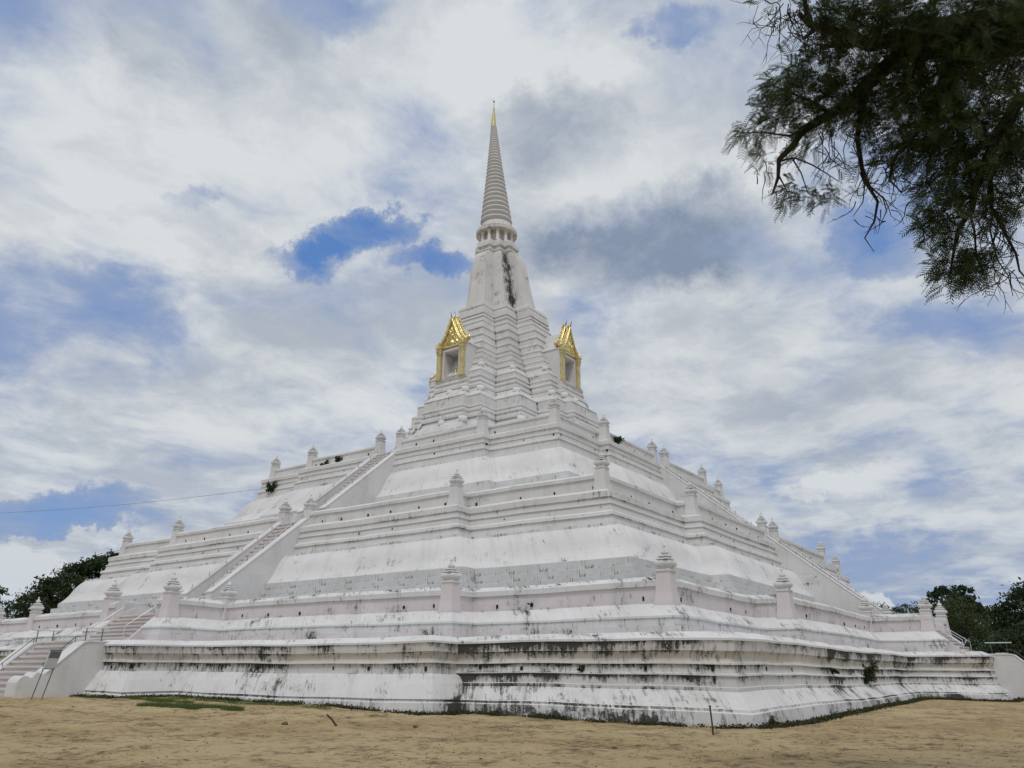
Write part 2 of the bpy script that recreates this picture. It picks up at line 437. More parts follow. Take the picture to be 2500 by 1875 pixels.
def g_base(p):
    x, y, z = p
    if 20 < x < 29.95 and y > 19.3 and x > y - 1.2:      # left face, corner section: blackest next to the inner notch
        t = (29.5 - y) / 11
        return .62 + .58 * min(max(t, 0), 1) ** .5 + .10 * math.sin(1.7 * y) + (.25 if y < 20.2 else 0)
    if x > 29.3 and y > 14.5: return .66
    if x > 20 and y > 4: return .84 + .17 * math.sin(y * .8)
    if y > 20 and x > 4: return 1.0 + .14 * math.sin(x * 1.1)
    return .78
b = MB(warp_base)
sq = [(29, -29), (29, 29), (-29, 29), (-29, -29)]
sweep(b, sq, base_prof('corner'), True, 1.2, g_base)
b.face([(24.6, -24.6, 2.325), (24.6, 24.6, 2.325), (-24.6, 24.6, 2.325), (-24.6, -24.6, 2.325)], 0, .3)
bay = [(30.3, -19.1), (30.3, 19.1), (-30.3, 19.1), (-30.3, -19.1)]
pb = [(p[0], p[1] - .004 if i > 10 else p[1], *p[2:]) for i, p in enumerate(base_prof('bay'))]
sweep(b, bay, pb, True, 1.2, g_base)
for kk in range(4):
    blk = [rot(q, kk) for q in [(20, -4.85), (32.6, -4.85), (32.6, 4.85), (20, 4.85)]]
    pr = base_prof('bay' if kk % 2 == 0 else 'corner')
    pr = [(p[0], p[1] - .008 if i > 10 else p[1], *p[2:]) for i, p in enumerate(pr)]
    sweep(b, blk, pr, True, 1.2, g_base)
base = b.build('terrace', PMATS, pag); base['label'] = 'lowest terrace, streaked with black mould'

# --- upper terraces
def quad_paths(pts): return [[rot(p, k) for p in pts] for k in range(4)]
TER = {}
def terrace(a, b_, e, w, prof, extra, lab, floor_z, floor_r, gf=None):
    mb = MB(wob)
    pts = extra + [(e, b_), (a, b_), (a, a), (b_, a), (b_, e)] + [(y, x) for x, y in extra[::-1]]
    for path in quad_paths(pts): sweep(mb, path, prof, False, 1.7, gf, True)
    r = floor_r
    mb.face([(r, -r, floor_z), (r, r, floor_z), (-r, r, floor_z), (-r, -r, floor_z)], 0, .3)
    o = mb.build('terrace', PMATS, pag); o['label'] = lab
    return o
P2 = [(.88, 1.9, .55, .42, 1), (.86, 2.64, .7, .7, 0), (.81, 2.655, .45, .6, 0), (.80, 2.88, .2, .2, 0), (.84, 2.89, .45, .4, 3), (.84, 2.96, .3, .3, 3), (.79, 2.98, .42, .42, 3),
      (.60, 3.14, .42, .45, 3), (.31, 3.405, .7, .7, 0), (.20, 3.42, .42, .32, 1), (.20, 3.985, .6, .6, 0), (.275, 3.99, .4, .45, 0), (.275, 4.18, .3, .3, 3),
      (.25, 4.2, .62, .6, 3), (-.12, 4.37, .5, .5, 3), (-.2, 4.37, .3, .3, 0), (-.22, 4.33, .3, .3, 0), (-.22, 3.6, .3, .3, 0), (-4.5, 3.59)]
t2 = terrace(25.35, 16.8, 26.75, 0, P2, [(29.8, 1.75), (29.8, 2.55), (26.75, 2.55)], 'parapet terrace above the stained base, pale pink bands', 3.585, 21.5, lambda p: .84)
P3 = [(3.7, 3.3, .5, .4, 0), (3.66, 4.42, .3, .3, 0), (3.36, 4.44, .5, .5, 0), (3.36, 4.78, .3, .3, 0), (3.04, 4.80, .5, .5, 0), (3.04, 5.14, .3, .3, 0), (2.74, 5.16, .5, .5, 0), (2.74, 5.53, .3, .3, 0)] + \
     ogee(2.72, 5.55, 1.74, 7.06, 10, (.36, .30)) + \
     [(1.74, 7.07, .7, .78, 0), (1.71, 7.19, .3, .3, 3), (1.08, 7.25, .35, .3, 0), (1.02, 7.65, .75, .75, 0), (1.10, 7.66, .35, .35, 3), (1.09, 7.80, .2, .2, 3), (.90, 7.90, .3, .3, 0), (.85, 8.19, .4, .4, 0),
      (.91, 8.20, .2, .2, 3), (.91, 8.25, .3, .3, 0), (.80, 8.29, .3, .35, 0), (.76, 8.52, .8, .8, 0), (.83, 8.53, .35, .42, 0), (.82, 8.80, .2, .2, 3), (.79, 8.82, .3, .3, 3), (.2, 9.04, .3, .3, 3),
      (.17, 9.05, .25, .25, 0), (.17, 9.55, .5, .5, 0), (.245, 9.56, .3, .35, 0), (.245, 9.72, .2, .2, 3), (.21, 9.74, .3, .3, 3), (0., 9.85, .3, .3, 3), (-.2, 9.82, .3, .3, 0), (-.22, 9.25, .2, .2, 0), (-3.5, 9.24)]
t3 = terrace(20.0, 12.1, 20.94, 0, P3, [(20.94, 1.0)], 'middle terrace with curved white batter and coursed stone foot', 9.235, 17, lambda p: .66)
P4 = [(2.75, 9.1, .3, .3, 0), (2.7, 11.1, .3, .3, 0), (2.36, 11.14, .5, .55, 0), (2.34, 11.56, .3, .3, 0)] + ogee(2.27, 11.58, 1.03, 13.42, 10, (.36, .30)) + \
     [(1.035, 13.44, .65, .72, 0), (1.01, 13.58, .3, .3, 3), (.84, 13.63, .3, .3, 0), (.81, 13.99, .6, .6, 0), (.87, 14.0, .3, .3, 3), (.86, 14.12, .2, .2, 3), (.70, 14.2, .3, .3, 0), (.67, 14.44, .3, .3, 0),
      (.72, 14.45, .2, .2, 3), (.72, 14.5, .3, .3, 0), (.65, 14.53, .3, .35, 0), (.64, 14.77, .7, .7, 0), (.71, 14.78, .3, .3, 0), (.70, 15.03, .2, .2, 3), (.68, 15.05, .3, .3, 3), (.2, 15.26, .3, .3, 3),
      (.17, 15.27, .2, .2, 0), (.17, 15.70, .5, .5, 0), (.235, 15.71, .3, .3, 0), (.235, 15.83, .2, .2, 3), (.2, 15.85, .3, .3, 3), (0., 15.94, .3, .3, 3), (-.2, 15.9, .2, .2, 0), (-.22, 15.35, .2, .2, 0), (-6, 15.34)]
t4 = terrace(12.95, 7.96, 13.57, 0, P4, [(13.57, .92)], 'upper terrace below the tower, white parapet and batter', 15.335, 8, lambda p: .60)

# --- coursed stone blocks at the foot of the middle terrace (both visible fronts)
def blk_mesh():
    bm = bmesh.new(); bmesh.ops.create_cube(bm, size=1.)
    bmesh.ops.bevel(bm, geom=bm.edges[:], offset=.02, segments=1, affect='EDGES')
    me = bpy.data.meshes.new('stone_block'); bm.to_mesh(me); bm.free()
    me.uv_layers.new(name='UVMap') if not me.uv_layers else None
    at_ = me.attributes.new('grime', 'FLOAT', 'CORNER'); at_.data.foreach_set('value', np.full(len(me.loops), .42, np.float32))
    uvd = me.uv_layers[0].data
    for l in me.loops:
        c = me.vertices[l.vertex_index].co; uvd[l.index].uv = ((c.x + c.y) * 1.4, c.z * .36)
    me.materials.append(BLKM); return me
BLK = blk_mesh()
nb = 0
for side in (0, 1):
    for ci, (off, z0, z1) in enumerate([(3.39, 4.43, 4.775), (3.075, 4.79, 5.135), (2.775, 5.15, 5.525)]):
        for (lo, hi, base_x) in [(12.1 + off, 20 + off, 20), (1.45, 12.1 + off, 20.94), (-12.1 - off, -1.45, 20.94), (-20 - off, -12.1 - off, 20)]:
            if side == 1 and hi < -1: 
                if lo < -16: continue
            y = lo
            while y < hi - .25:
                L = min(random.uniform(1.5, 2.4), hi - y)
                if hi - y - L < .5: L = hi - y
                x = base_x + off - .22; yc = y + L / 2
                o = link('stone_block', BLK, t3)
                jx = random.uniform(-.008, .012)
                if side == 0: o.location = (x + jx, yc, (z0 + z1) / 2); o.scale = (.5, L - .022, z1 - z0 - random.uniform(.004, .016))
                else: o.location = (yc, x + jx, (z0 + z1) / 2); o.scale = (L - .022, .5, z1 - z0 - random.uniform(.004, .016))
                y += L; nb += 1

# --- finial posts
def post_mesh(name, slim=1.):
    mb = MB()
    def sqring(h, z, ch=.12): # chamfered square
        c = h * ch
        return [(h, -h + c, z), (h, h - c, z), (h - c, h, z), (-h + c, h, z), (-h, h - c, z), (-h, -h + c, z), (-h + c, -h, z), (h - c, -h, z), (h, -h + c, z)]
    pr = [(.335, -.15, .03), (.325, .05, .03), (.285, .35, .03), (.262, .75, .03), (.25, 1.06, .03), (.25, 1.07, .03), (.285, 1.08, .05), (.285, 1.125, .05), (.235, 1.15, .05), (.215, 1.18, .1),
          (.225, 1.215, .2), (.315, 1.28, .3), (.335, 1.34, .3), (.325, 1.40, .3), (.285, 1.44, .12), (.19, 1.455, .08), (.19, 1.475, .08), (.255, 1.495, .08), (.245, 1.53, .08), (.15, 1.56, .08), (.15, 1.58, .08),
          (.205, 1.60, .08), (.195, 1.63, .08), (.10, 1.655, .1), (.08, 1.67, .3), (.08, 1.70, .3), (.125, 1.72, .4), (.128, 1.76, .5), (.09, 1.82, .55), (.05, 1.88, .55), (.034, 1.92, .55), (.032, 1.96, .55), (.055, 1.97, .55), (.05, 2.0, .55), (.004, 2.03, .55)]
    for i in range(len(pr) - 1):
        h0, z0, c0 = pr[i]; h1, z1, c1 = pr[i + 1]
        r0, r1 = sqring(h0 * slim, z0, c0), sqring(h1 * slim, z1, c1)
        gg = .42 if abs(h1 - h0) > .035 else .22
        mb.grid([r0, r1], [k * .25 for k in range(9)], [z0, z1], [gg, gg], 1 if z1 < 1.1 else 0, False)
    return mb.mesh(name, [WHITE, PINK if slim > .99 else WHITE])
PM2, PM34 = post_mesh('finial_post', 1.02), post_mesh('finial_post', .96)
def posts(par, me, pts, z, hs):
    for k in range(4):
        for p in pts:
            x, y = rot(p, k)
            o = link('finial_post', me, par, (x, y, z + .02 * math.sin(.41 * x + .37 * y))); o.scale = (1, 1, hs * random.uniform(.985, 1.015))
            o.rotation_euler = (random.uniform(-.012, .012), random.uniform(-.012, .012), k * PI / 2)
def both(pts): return pts + [(y, x) for x, y in pts]
posts(t2, PM2, [(25.42, 25.42)] + both([(26.82, 16.87), (26.82, 2.6), (29.83, 2.56)]), 3.40, .985)
posts(t3, PM34, [(20.02, 20.02)] + both([(20.97, 12.13), (20.97, 1.12)]), 9.02, .93)
posts(t4, PM34, [(12.97, 12.97)] + both([(13.6, 7.98), (13.6, .98)]), 15.24, .885)

# --- rows of weep holes, a few centimetres each: black boxes stand for their inner shade, joined per terrace
def holes(par, rows):
    mb = MB()
    for (x, y0, y1, z, st, sides) in rows:
        n = int(abs(y1 - y0) / st)
        for i in range(n + 1):
            y = y0 + (y1 - y0) * (i + .3 * random.random()) / max(n, 1)
            if random.random() < .08: continue
            zz_ = z + random.uniform(-.02, .02); w = random.uniform(.035, .05); h = random.uniform(.05, .075)
            for sd_ in sides:
                if sd_ == 0: mb.box(x - .1, x + .008, y - w, y + w, zz_ - h, zz_ + h)
                else: mb.box(y - w, y + w, x - .1, x + .008, zz_ - h, zz_ + h)
    o = mb.build('weep_holes', HOLESHADE, par); o['kind'] = 'stuff'
holes(base, [(28.975, 19.6, 28.2, 1.29, 1.75, [0]), (28.93, 6, 28, 1.29, 2.3, [1]), (30.25, 5.5, 18.2, 1.24, 1.85, [0]), (30.25, -18, -5.5, 1.24, 1.9, [0]), (32.55, 3.2, 4.6, 1.24, 1., [0])])
holes(t2, [(25.57, 17.6, 24.4, 3.58, 1.8, [0, 1]), (26.97, 4, 16, 3.58, 1.9, [0, 1]), (26.97, -16, -4, 3.58, 1.9, [0])])
holes(t3, [(20.19, 12.8, 19.2, 9.14, 1.8, [0, 1]), (21.13, 2, 11.4, 9.14, 1.8, [0, 1]), (20.86, 12.9, 20, 8.02, 1.7, [0, 1]), (21.81, 2.2, 12, 8.02, 1.7, [0, 1]), (21.13, -11.4, -2, 9.14, 1.9, [0]), (21.81, -12, -2.2, 8.02, 1.9, [0]), (21.13, -11.4, -2, 9.14, 1.9, [1])])
holes(t4, [(13.14, 8.6, 12.4, 15.38, 1.6, [0, 1]), (13.76, 2, 7.4, 15.38, 1.6, [0, 1]), (13.63, 8.8, 13.2, 14.32, 1.7, [0, 1]), (14.25, 2, 8.2, 14.32, 1.7, [0, 1]), (13.76, -7.4, -2, 15.38, 1.6, [0]), (14.25, -8.2, -2, 14.32, 1.7, [0])])

# --- staircases
def stair_box(name):
    mb = MB()
    mb.prism_xz([(-.5, -.5), (.40, -.5), (.40, .24), (.5, .24), (.5, .44), (.47, .5), (-.5, .5)], -.5, .5, 0, 0)
    for i, (m_) in enumerate(mb.m):
        pass
    mb.m[4] = 1; mb.m[5] = 1; mb.m[6] = 1; mb.m[7] = 1
    return mb.mesh(name, [STEP, RISER])
SB = stair_box('step')
def flight(par, n, x0, z0, x1, z1, hw, rz):
    """n steps rising from (x0,z0) to (x1,z1), x decreasing"""
    for i in range(n):
        zt = z0 + (z1 - z0) * (i + 1) / n; zb = z0 + (z1 - z0) * i / n - .12
        xf = x0 + (x1 - x0) * i / n; xb = x0 + (x1 - x0) * (i + 1) / n - .25
        o = link('step', SB, par); c = Vector(((xf + xb) / 2, random.uniform(-.01, .01), (zt + zb) / 2)); c.rotate(Matrix.Rotation(rz, 3, 'Z'))
        o.location = c; o.scale = (xf - xb, 2 * hw, zt - zb); o.rotation_euler[2] = rz
def rail(par, pts, r=.022, mat=None, name='handrail', rz=0.):
    mb = MB(); mb.tube(pts, r, 6); return mb.build(name, mat or STEEL, par, None, rz)
for k, rz in ((0, 0.), (1, PI / 2)):
    # lowest flight between curled flank walls
    s1 = link('staircase', None, pag); s1.rotation_euler[2] = rz
    for sg in (-1, 1):
        mb = MB(lambda v: wob(v, .6))
        ya, yb = (1.75, 2.62) if sg > 0 else (-2.62, -1.75)
        poly = [(32.0, -.6), (35.85, -.6), (35.84, .60)]
        scroll = [(35.80, .70), (35.72, .80), (35.6, .86), (35.48, .84), (35.38, .78), (35.3, .80), (35.24, .90), (35.16, .99), (35.06, .98), (34.98, .92), (34.92, .93)]
        poly += scroll + [(34.82, .99), (33.55, 2.17), (33.35, 2.215), (32.0, 2.215)]
        mb.prism_xz(poly, ya, yb, 0, .16)
        # thin capping in the painted-lit plaster, a hair proud of the wall
        cap = [(34.80, 1.02), (33.54, 2.195), (33.34, 2.245), (32.3, 2.245)]
        lo = [(x, z - .05) for x, z in cap][::-1]
        mb.prism_xz(cap[::-1][::-1] and (lo[::-1] + cap[::-1]), ya - .03, yb + .03, 1, .05)
        mb.build('flank_wall', [WHITE, LITP], s1)
    flight(s1, 11, 36.05, -.05, 32.9, 2.31, 1.76, 0.)
    for sg in (-1, 1):
        yy = 1.83 * sg
        rail(s1, [(34.7, yy, 1.28), (33.5, yy, 2.42), (33.1, yy, 2.48)], .018, RAILDK)
        for q in ((34.6, 1.0, 1.36), (33.5, 2.1, 2.42)): rail(s1, [(q[0], yy, q[1]), (q[0], yy, q[2])], .014, RAILDK, 'rail_post')
    # pipe hoops at the head of the flight
    for yy in (2.15, -2.15):
        rail(s1, [(33.25, yy, 2.2), (33.25, yy, 2.78)], .02, RAILDK, 'rail_post'); rail(s1, [(32.55, yy, 2.2), (32.55, yy, 2.78)], .02, RAILDK, 'rail_post')
        rail(s1, [(33.5, yy, 2.79), (32.3, yy, 2.79)], .028, STEEL)
    # short flight through the projecting block of the second terrace
    s2 = link('staircase', None, pag); s2.rotation_euler[2] = rz
    flight(s2, 7, 31.35, 2.32, 29.5, 3.62, 1.73, 0.)
    for sg in (-1, 1):
        mb = MB(lambda v: wob(v, .6))
        y0, y1 = (1.70, 1.86) if sg > 0 else (-1.86, -1.70)
        mb.prism_xz([(31.2, 2.2), (31.2, 2.36), (29.75, 3.72), (29.0, 4.05), (29.0, 2.2)][::-1], y0, y1, 0, .1)
        mb.build('flank_wall', [PINK], s2)
    for sg in (-1, 1):
        yy = 1.45 * sg
        rail(s2, [(31.2, yy, 2.35), (31.2, yy, 2.98), (29.75, yy, 4.02)], .022)
    # landing slab inside the block
    mb = MB(); mb.box(26.3, 29.55, -1.76, 1.76, 2.2, 3.622); mb.build('landing', [STEP], s2)
    # flight second -> third, third -> top
    for (xa, za, xb, zb, xe, zf, w0, w1, n) in ((26.85, 4.90, 21.3, 9.40, 20.5, 3.4, .84, 1.36, 21), (19.95, 10.28, 13.85, 15.26, 13.1, 9.0, .78, 1.25, 22)):
        s3 = link('staircase', None, pag); s3.rotation_euler[2] = rz
        for sg in (-1, 1):
            mb = MB(lambda v: wob(v, .5))
            y0, y1 = (w0, w1) if sg > 0 else (-w1, -w0)
            mb.prism_xz([(xe, zf), (xa + .06, zf), (xa + .02, za - .03), (xb, zb), (xe, zb)], y0, y1, 0, .12)
            sl_ = (zb - za) / (xb - xa)
            cap = [(xa + .05, za - .01), (xb, zb + .03), (xe, zb + .03)]
            mb.prism_xz([(x, z - .07) for x, z in cap][::-1] + cap, y0 - .025, y1 + .025, 1, .05)
            mb.build('flank_wall', [WHITE, LITP], s3)
        mb = MB()
        mb.prism_xz([(xe, zf), (xa - .2, zf), (xa - .2, za - .75), (xb + .2, zb - .45), (xe, zb - .2)], -w0 + .01, w0 - .01, 0, .1)
        mb.build('stair_ramp', [WHITE], s3)
        flight(s3, n, xa - .1, za - .9, xb - .1, zb - .12, w0 - .01, 0.)
        for sg in (-1, 1):
            yy = sg * (w0 + .08)
            rail(s3, [(xa - .1, yy, za + .2), (xb, yy, zb + .24), (xb - .5, yy, zb + .24)], .022)
            for q in range(6):
                t = (q + .3) / 6; x = xa + (xb - xa) * t; z = za + (zb - za) * t
                rail(s3, [(x, yy, z - .02), (x, yy, z + .22)], .016, RAILDK, 'rail_post')

# --- the redented tower
TP = [(15.2, 6.45), (17.55, 6.40), (17.65, 6.28), (18.0, 6.22), (18.3, 6.05), (18.7, 5.72), (18.98, 5.60), (18.985, 5.86), (19.17, 5.85), (19.27, 5.68), (19.44, 5.66), (19.445, 5.76), (19.6, 5.75), (19.68, 5.60), (19.8, 5.59), (19.805, 5.68), (19.92, 5.67), (20.0, 5.48),
      (20.74, 5.42), (20.745, 5.50), (20.85, 5.44), (21.05, 5.15), (21.3, 4.82), (21.68, 4.60), (21.685, 4.74), (21.9, 4.73), (22.0, 4.54), (22.2, 4.52), (22.205, 4.62), (22.32, 4.61), (22.4, 4.47), (22.6, 4.46), (22.605, 4.56), (22.72, 4.55), (22.8, 4.44),
      (23.14, 4.41), (23.145, 4.48), (23.25, 4.43), (23.45, 4.18), (23.7, 3.96), (23.94, 3.86), (23.945, 3.99), (24.1, 3.98), (24.2, 3.78), (24.48, 3.75), (24.485, 3.82), (24.6, 3.81), (24.68, 3.58), (25.04, 3.53), (25.045, 3.60), (25.15, 3.59), (25.22, 3.42), (25.48, 3.40),
      (25.485, 3.50), (25.62, 3.49), (25.72, 3.24), (26.14, 3.18), (26.145, 3.28), (26.28, 3.27), (26.36, 3.12), (26.84, 3.08), (26.845, 3.22), (26.98, 3.21), (27.06, 3.02), (27.3, 3.0), (27.56, 2.98), (27.565, 3.12), (27.72, 3.11), (27.82, 2.88),
      (28.28, 2.78), (28.285, 2.87), (28.4, 2.86), (28.48, 2.72), (28.78, 2.70), (28.785, 2.83), (28.95, 2.82), (29.04, 2.66), (29.1, 2.66), (29.105, 2.78), (29.56, 2.74), (29.57, 2.68), (29.85, 2.65), (29.855, 2.70), (30.12, 2.66), (30.2, 2.55), (30.26, 1.6)]
_t = [list(q) for q in TP]
for i in range(1, len(_t) - 1):
    if _t[i][0] - _t[i - 1][0] < .01 and TP[i][1] - TP[i - 1][1] > .05 and i < len(_t) - 10:
        d_ = (TP[i][1] - TP[i - 1][1]) * .42; _t[i][1] -= d_; _t[i + 1][1] -= d_
TP = [tuple(q) for q in _t]
RB = ([15, 22, 24, 27, 29, 30.3], [.60, .57, .58, .55, .50, .50]); RE = ([15, 20, 22, 24, 25.7, 27, 27.8, 28.9, 30.3], [1.75, 1.8, 1.95, 1.95, 1.81, 1.72, 1.62, 1.46, 1.38])
def tower_path(a, z):
    b_ = a * np.interp(z, *RB); e = a + np.interp(z, *RE)
    pts = []
    for k in range(4): pts += [rot(p, k) for p in ((e, -b_), (e, b_), (a, b_), (a, a), (b_, a), (b_, e))][1:] 
    return pts
def redent_loft(mb, rings, gf):
    """rings: (z, list of plan points)"""
    for i in range(len(rings) - 1):
        z0, p0 = rings[i]; z1, p1 = rings[i + 1]
        n = len(p0)
        r0 = []; r1 = []; us = [0.]
        for k in range(n):
            a0, b0 = np.array(p0[k]), np.array(p0[(k + 1) % n]); a1, b1 = np.array(p1[k]), np.array(p1[(k + 1) % n])
            for s in range(3):
                t = (0, .12, .88)[s]; r0.append((*(a0 + (b0 - a0) * t), z0)); r1.append((*(a1 + (b1 - a1) * t), z1)); us.append(us[-1] + np.linalg.norm(b0 - a0) * (.12, .76, .12)[s])
        r0.append(r0[0]); r1.append(r1[0])
        gl, gh = gf(i, z0, z1)
        def gg(r, g): return [g + (.38 if (k % 3 == 0 and abs(abs(q[0]) - abs(q[1])) > .3 and (k // 3) % 5 in (1, 3)) else 0) for k, q in enumerate(r)]
        mb.grid([r0, r1], us, [z0 + i * .01, z1 + i * .01 + (0 if z1 > z0 + .02 else .1)], [gg(r0, gl), gg(r1, gh)], 3 if z1 - z0 < .14 and p1[3][0] < p0[3][0] - .05 else 0, False)  # thin sloped tops get the tone with light painted in
tw = MB(warp_tower)
rings = [(z, tower_path(a, z)) for z, a in TP]
def gtow(i, z0, z1):
    wide = TP[min(i + 2, len(TP) - 1)][1] > TP[min(i + 1, len(TP) - 1)][1] + .03
    return (.2, .34 if wide else .2)
redent_loft(tw, rings, gtow)
# pedestal bars under the gilded niches
for k in range(4):
    for i in range(len(TP) - 1):
        z0, a0 = TP[i]; z1, a1 = TP[i + 1]
        if z1 > 22.75: break
        def bar(a, z):
            g = a + 2.42; c = 1.58 + max(a - 4.6, 0) * .45
            return [rot(p, k) for p in ((a, -c), (g, -c), (g, c), (a, c))]
        q0, q1 = bar(a0, z0), bar(a1, z1)
        tw.grid([[(*p, z0) for p in q0], [(*p, z1) for p in q1]], [0, 2.4, 5.5, 8], [z0, z1], [.2, .35], 3 if z1 - z0 < .14 and a1 < a0 - .05 else 0)
    q = bar(4.56, 22.72); tw.face([(*p, 22.721) for p in q], 3, .2)
tower = tw.build('tower', PMATS, pag); tower['label'] = 'stepped white tower of many moulded tiers with indented corners'
def petal_mesh():
    mb = MB()
    rows = []
    for i in range(7):
        t = i / 6; w = .30 * (1 - .25 * t) if i < 5 else .30 * (.72 - .28 * (i - 4)); row = []
        for j in range(7):
            s = (j / 6 - .5) * 2
            row.append((.17 * (1 - s * s) * (.55 + .6 * math.sin(PI * min(t * 1.1, 1))) * 1. - .02, s * w, -t * .52 + (.07 * (1 - abs(s)) if i == 6 else 0)))
        rows.append(row)
    mb.grid(rows, [j * .1 for j in range(7)], [i * .1 for i in range(7)], [.1] * 7, 0, True, True)
    return mb.mesh('lotus_petal', LITP)
PET = petal_mesh()
for (zt, at_, sc) in ((18.97, 5.66, 1.15), (21.67, 4.66, 1.0), (23.93, 3.92, .85)):
    b_ = at_ * np.interp(zt, *RB); e = at_ + np.interp(zt, *RE); ln = lean(zt)
    spots = [(at_, at_, PI / 4), (e, b_, PI / 4), (b_, e, PI / 4)]
    if zt < 23:
        g = at_ + 2.42; c = 1.58 + max(at_ - 4.6, 0) * .45
        spots += [(g, c, PI / 4), (c, g, PI / 4), (g, 0, 0), (0, g, PI / 2), (c, g, PI * .75 - .0) if False else (-c, g, PI * .75), (g, -c, -PI / 4)]
    spots += [(e, -b_, -PI / 4), (-b_, e, PI * .75)]
    for x, y, r in spots:
        dx, dy = math.cos(r), math.sin(r)
        o = link('lotus_petal', PET, tower, (x + ln[0] - dx * .02, y + ln[1] - dy * .02, zt), r); o.scale = (sc, sc, sc)
        o.rotation_euler = (0, -.42, r)
        o.rotation_mode = 'XYZ'

# --- bell
BR = [(30.24, 2.18, .92, 3.45), (30.5, 2.08, .86, 3.32), (31.5, 1.96, .82, 3.15), (33., 1.78, .74, 2.92), (34.4, 1.62, .68, 2.75), (35.1, 1.54, .65, 2.66), (35.5, 1.49, .63, 2.55), (35.8, 1.44, .61, 2.40), (36.05, 1.38, .59, 2.2), (36.2, 1.30, .57, 1.98),
      (36.35, 1.26, .60, 1.84), (36.36, 1.33, .66, 1.92), (36.5, 1.32, .66, 1.91), (36.55, 1.27, .62, 1.85), (36.8, 1.27, .62, 1.85), (36.81, 1.4, .74, 1.98), (37.2, 1.38, .73, 1.95), (37.3, 1.36, .72, 1.93), (37.4, 1.3, .68, 1.87), (37.41, .3, .1, .5)]
bl = MB(warp_tower)
def brp(a, b_, e):
    pts = []
    for k in range(4): pts += [rot(p, k) for p in ((e, b_), (a, b_), (a, a), (b_, a), (b_, e))]
    return pts
rr = [(z, brp(a, b_, e)) for z, a, b_, e in BR]
for i in range(len(rr) - 1):
    z0, p0 = rr[i]; z1, p1 = rr[i + 1]; n = len(p0)
    for k in range(n):
        a0, b0, a1, b1 = p0[k], p0[(k + 1) % n], p1[k], p1[(k + 1) % n]
        L = math.dist(a0, b0)
        gl = [.28, .28]; gr = [.28, .28]
        if i < 9:
            if k == 2: gr = [1.08, 1.02]; gl = [.40, .35]     # face beside the right re-entrant angle: black mould
            elif k == 3: gl = [1.05, .95]; gr = [.15, .15]
            elif k in (0, 1): gl = [.3, .3]
        r0 = [(a0[0] + (b0[0] - a0[0]) * t, a0[1] + (b0[1] - a0[1]) * t, z0) for t in (0, .25, .5, .75, 1)]
        r1 = [(a1[0] + (b1[0] - a1[0]) * t, a1[1] + (b1[1] - a1[1]) * t, z1) for t in (0, .25, .5, .75, 1)]
        lerp = [[gl[q] + (gr[q] - gl[q]) * (t if gr[0] > gl[0] else 1 - (1 - t) ** 2) for t in (0, .25, .5, .75, 1)] for q in (0, 1)]
        bl.grid([r0, r1], [k * 3 + L * t for t in (0, .25, .5, .75, 1)], [z0, z1], lerp, 0, 5 < i < 9)
bl.build('bell', PMATS, pag)['label'] = 'tall tapering white bell with indented corners, one angle black with mould'

# --- colonnade and ringed spire
AX = lean(38.2)
cn = MB(); cn.lathe([(1.12, 37.3), (1.10, 39.0)], 32, AX, 0, .25); drum = cn.build('colonnade_drum', PMATS, pag)
cmb_ = MB(); cmb_.lathe([(.2, 0), (.2, .05), (.165, .07), (.15, .9), (.16, 1.1), (.2, 1.14), (.2, 1.25)], 12, (0, 0), 0, .4); CM = cmb_.mesh('column', PMATS)
for k in range(12):
    a = 2 * PI * (k + .35) / 12; link('column', CM, drum, (AX[0] + 1.47 * math.cos(a), AX[1] + 1.47 * math.sin(a), 37.42))
ds = MB(); ds.lathe([(1.0, 38.62), (1.82, 38.62), (1.88, 38.66), (1.88, 38.98), (1.84, 39.03), (1.62, 39.12), (1.5, 39.3), (1.44, 39.55), (1.40, 39.7), (.6, 39.72)], 40, AX, 0, .42, False)
ds.build('canopy_disc', PMATS, pag)
sp = link('spire', None, pag)
zb, zt, NR = 39.68, 50.72, 30
hs = np.array([1.0 * (1 - .70 * i / NR) for i in range(NR)]); hs = hs / hs.sum() * (zt - zb)
z = zb
for i in range(NR):
    h = hs[i]; f = (z - zb) / (zt - zb); r = 1.46 - 1.19 * f - .06 * math.sin(PI * f); ln = lean(z)
    mb = MB(); n = 28
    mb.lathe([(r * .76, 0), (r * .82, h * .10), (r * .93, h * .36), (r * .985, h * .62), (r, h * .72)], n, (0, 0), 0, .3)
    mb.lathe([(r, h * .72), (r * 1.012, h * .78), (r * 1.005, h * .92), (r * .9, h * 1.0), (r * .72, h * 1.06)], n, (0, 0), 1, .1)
    mb.build('spire_ring', [SHADEP, LITP], sp, (ln[0], ln[1], z)); z += h  # underside shade and bright lip are both painted into the ring colours
ln = lean(51.5)
mb = MB(); mb.lathe([(.25, 50.70), (.27, 50.78), (.245, 50.9), (.08, 53.0), (.0, 53.1)], 20, ln, 0, 0); mb.build('gilded_tip', [OCHRE], sp)
mb = MB(); mb.lathe([(.025, 53.0), (.02, 53.6), (.02, 53.68), (.075, 53.72), (.085, 53.77), (.06, 53.83), (.015, 53.88), (.01, 54.15), (0, 54.16)], 10, ln, 0, 0); mb.build('finial_rod', [HORN], sp)

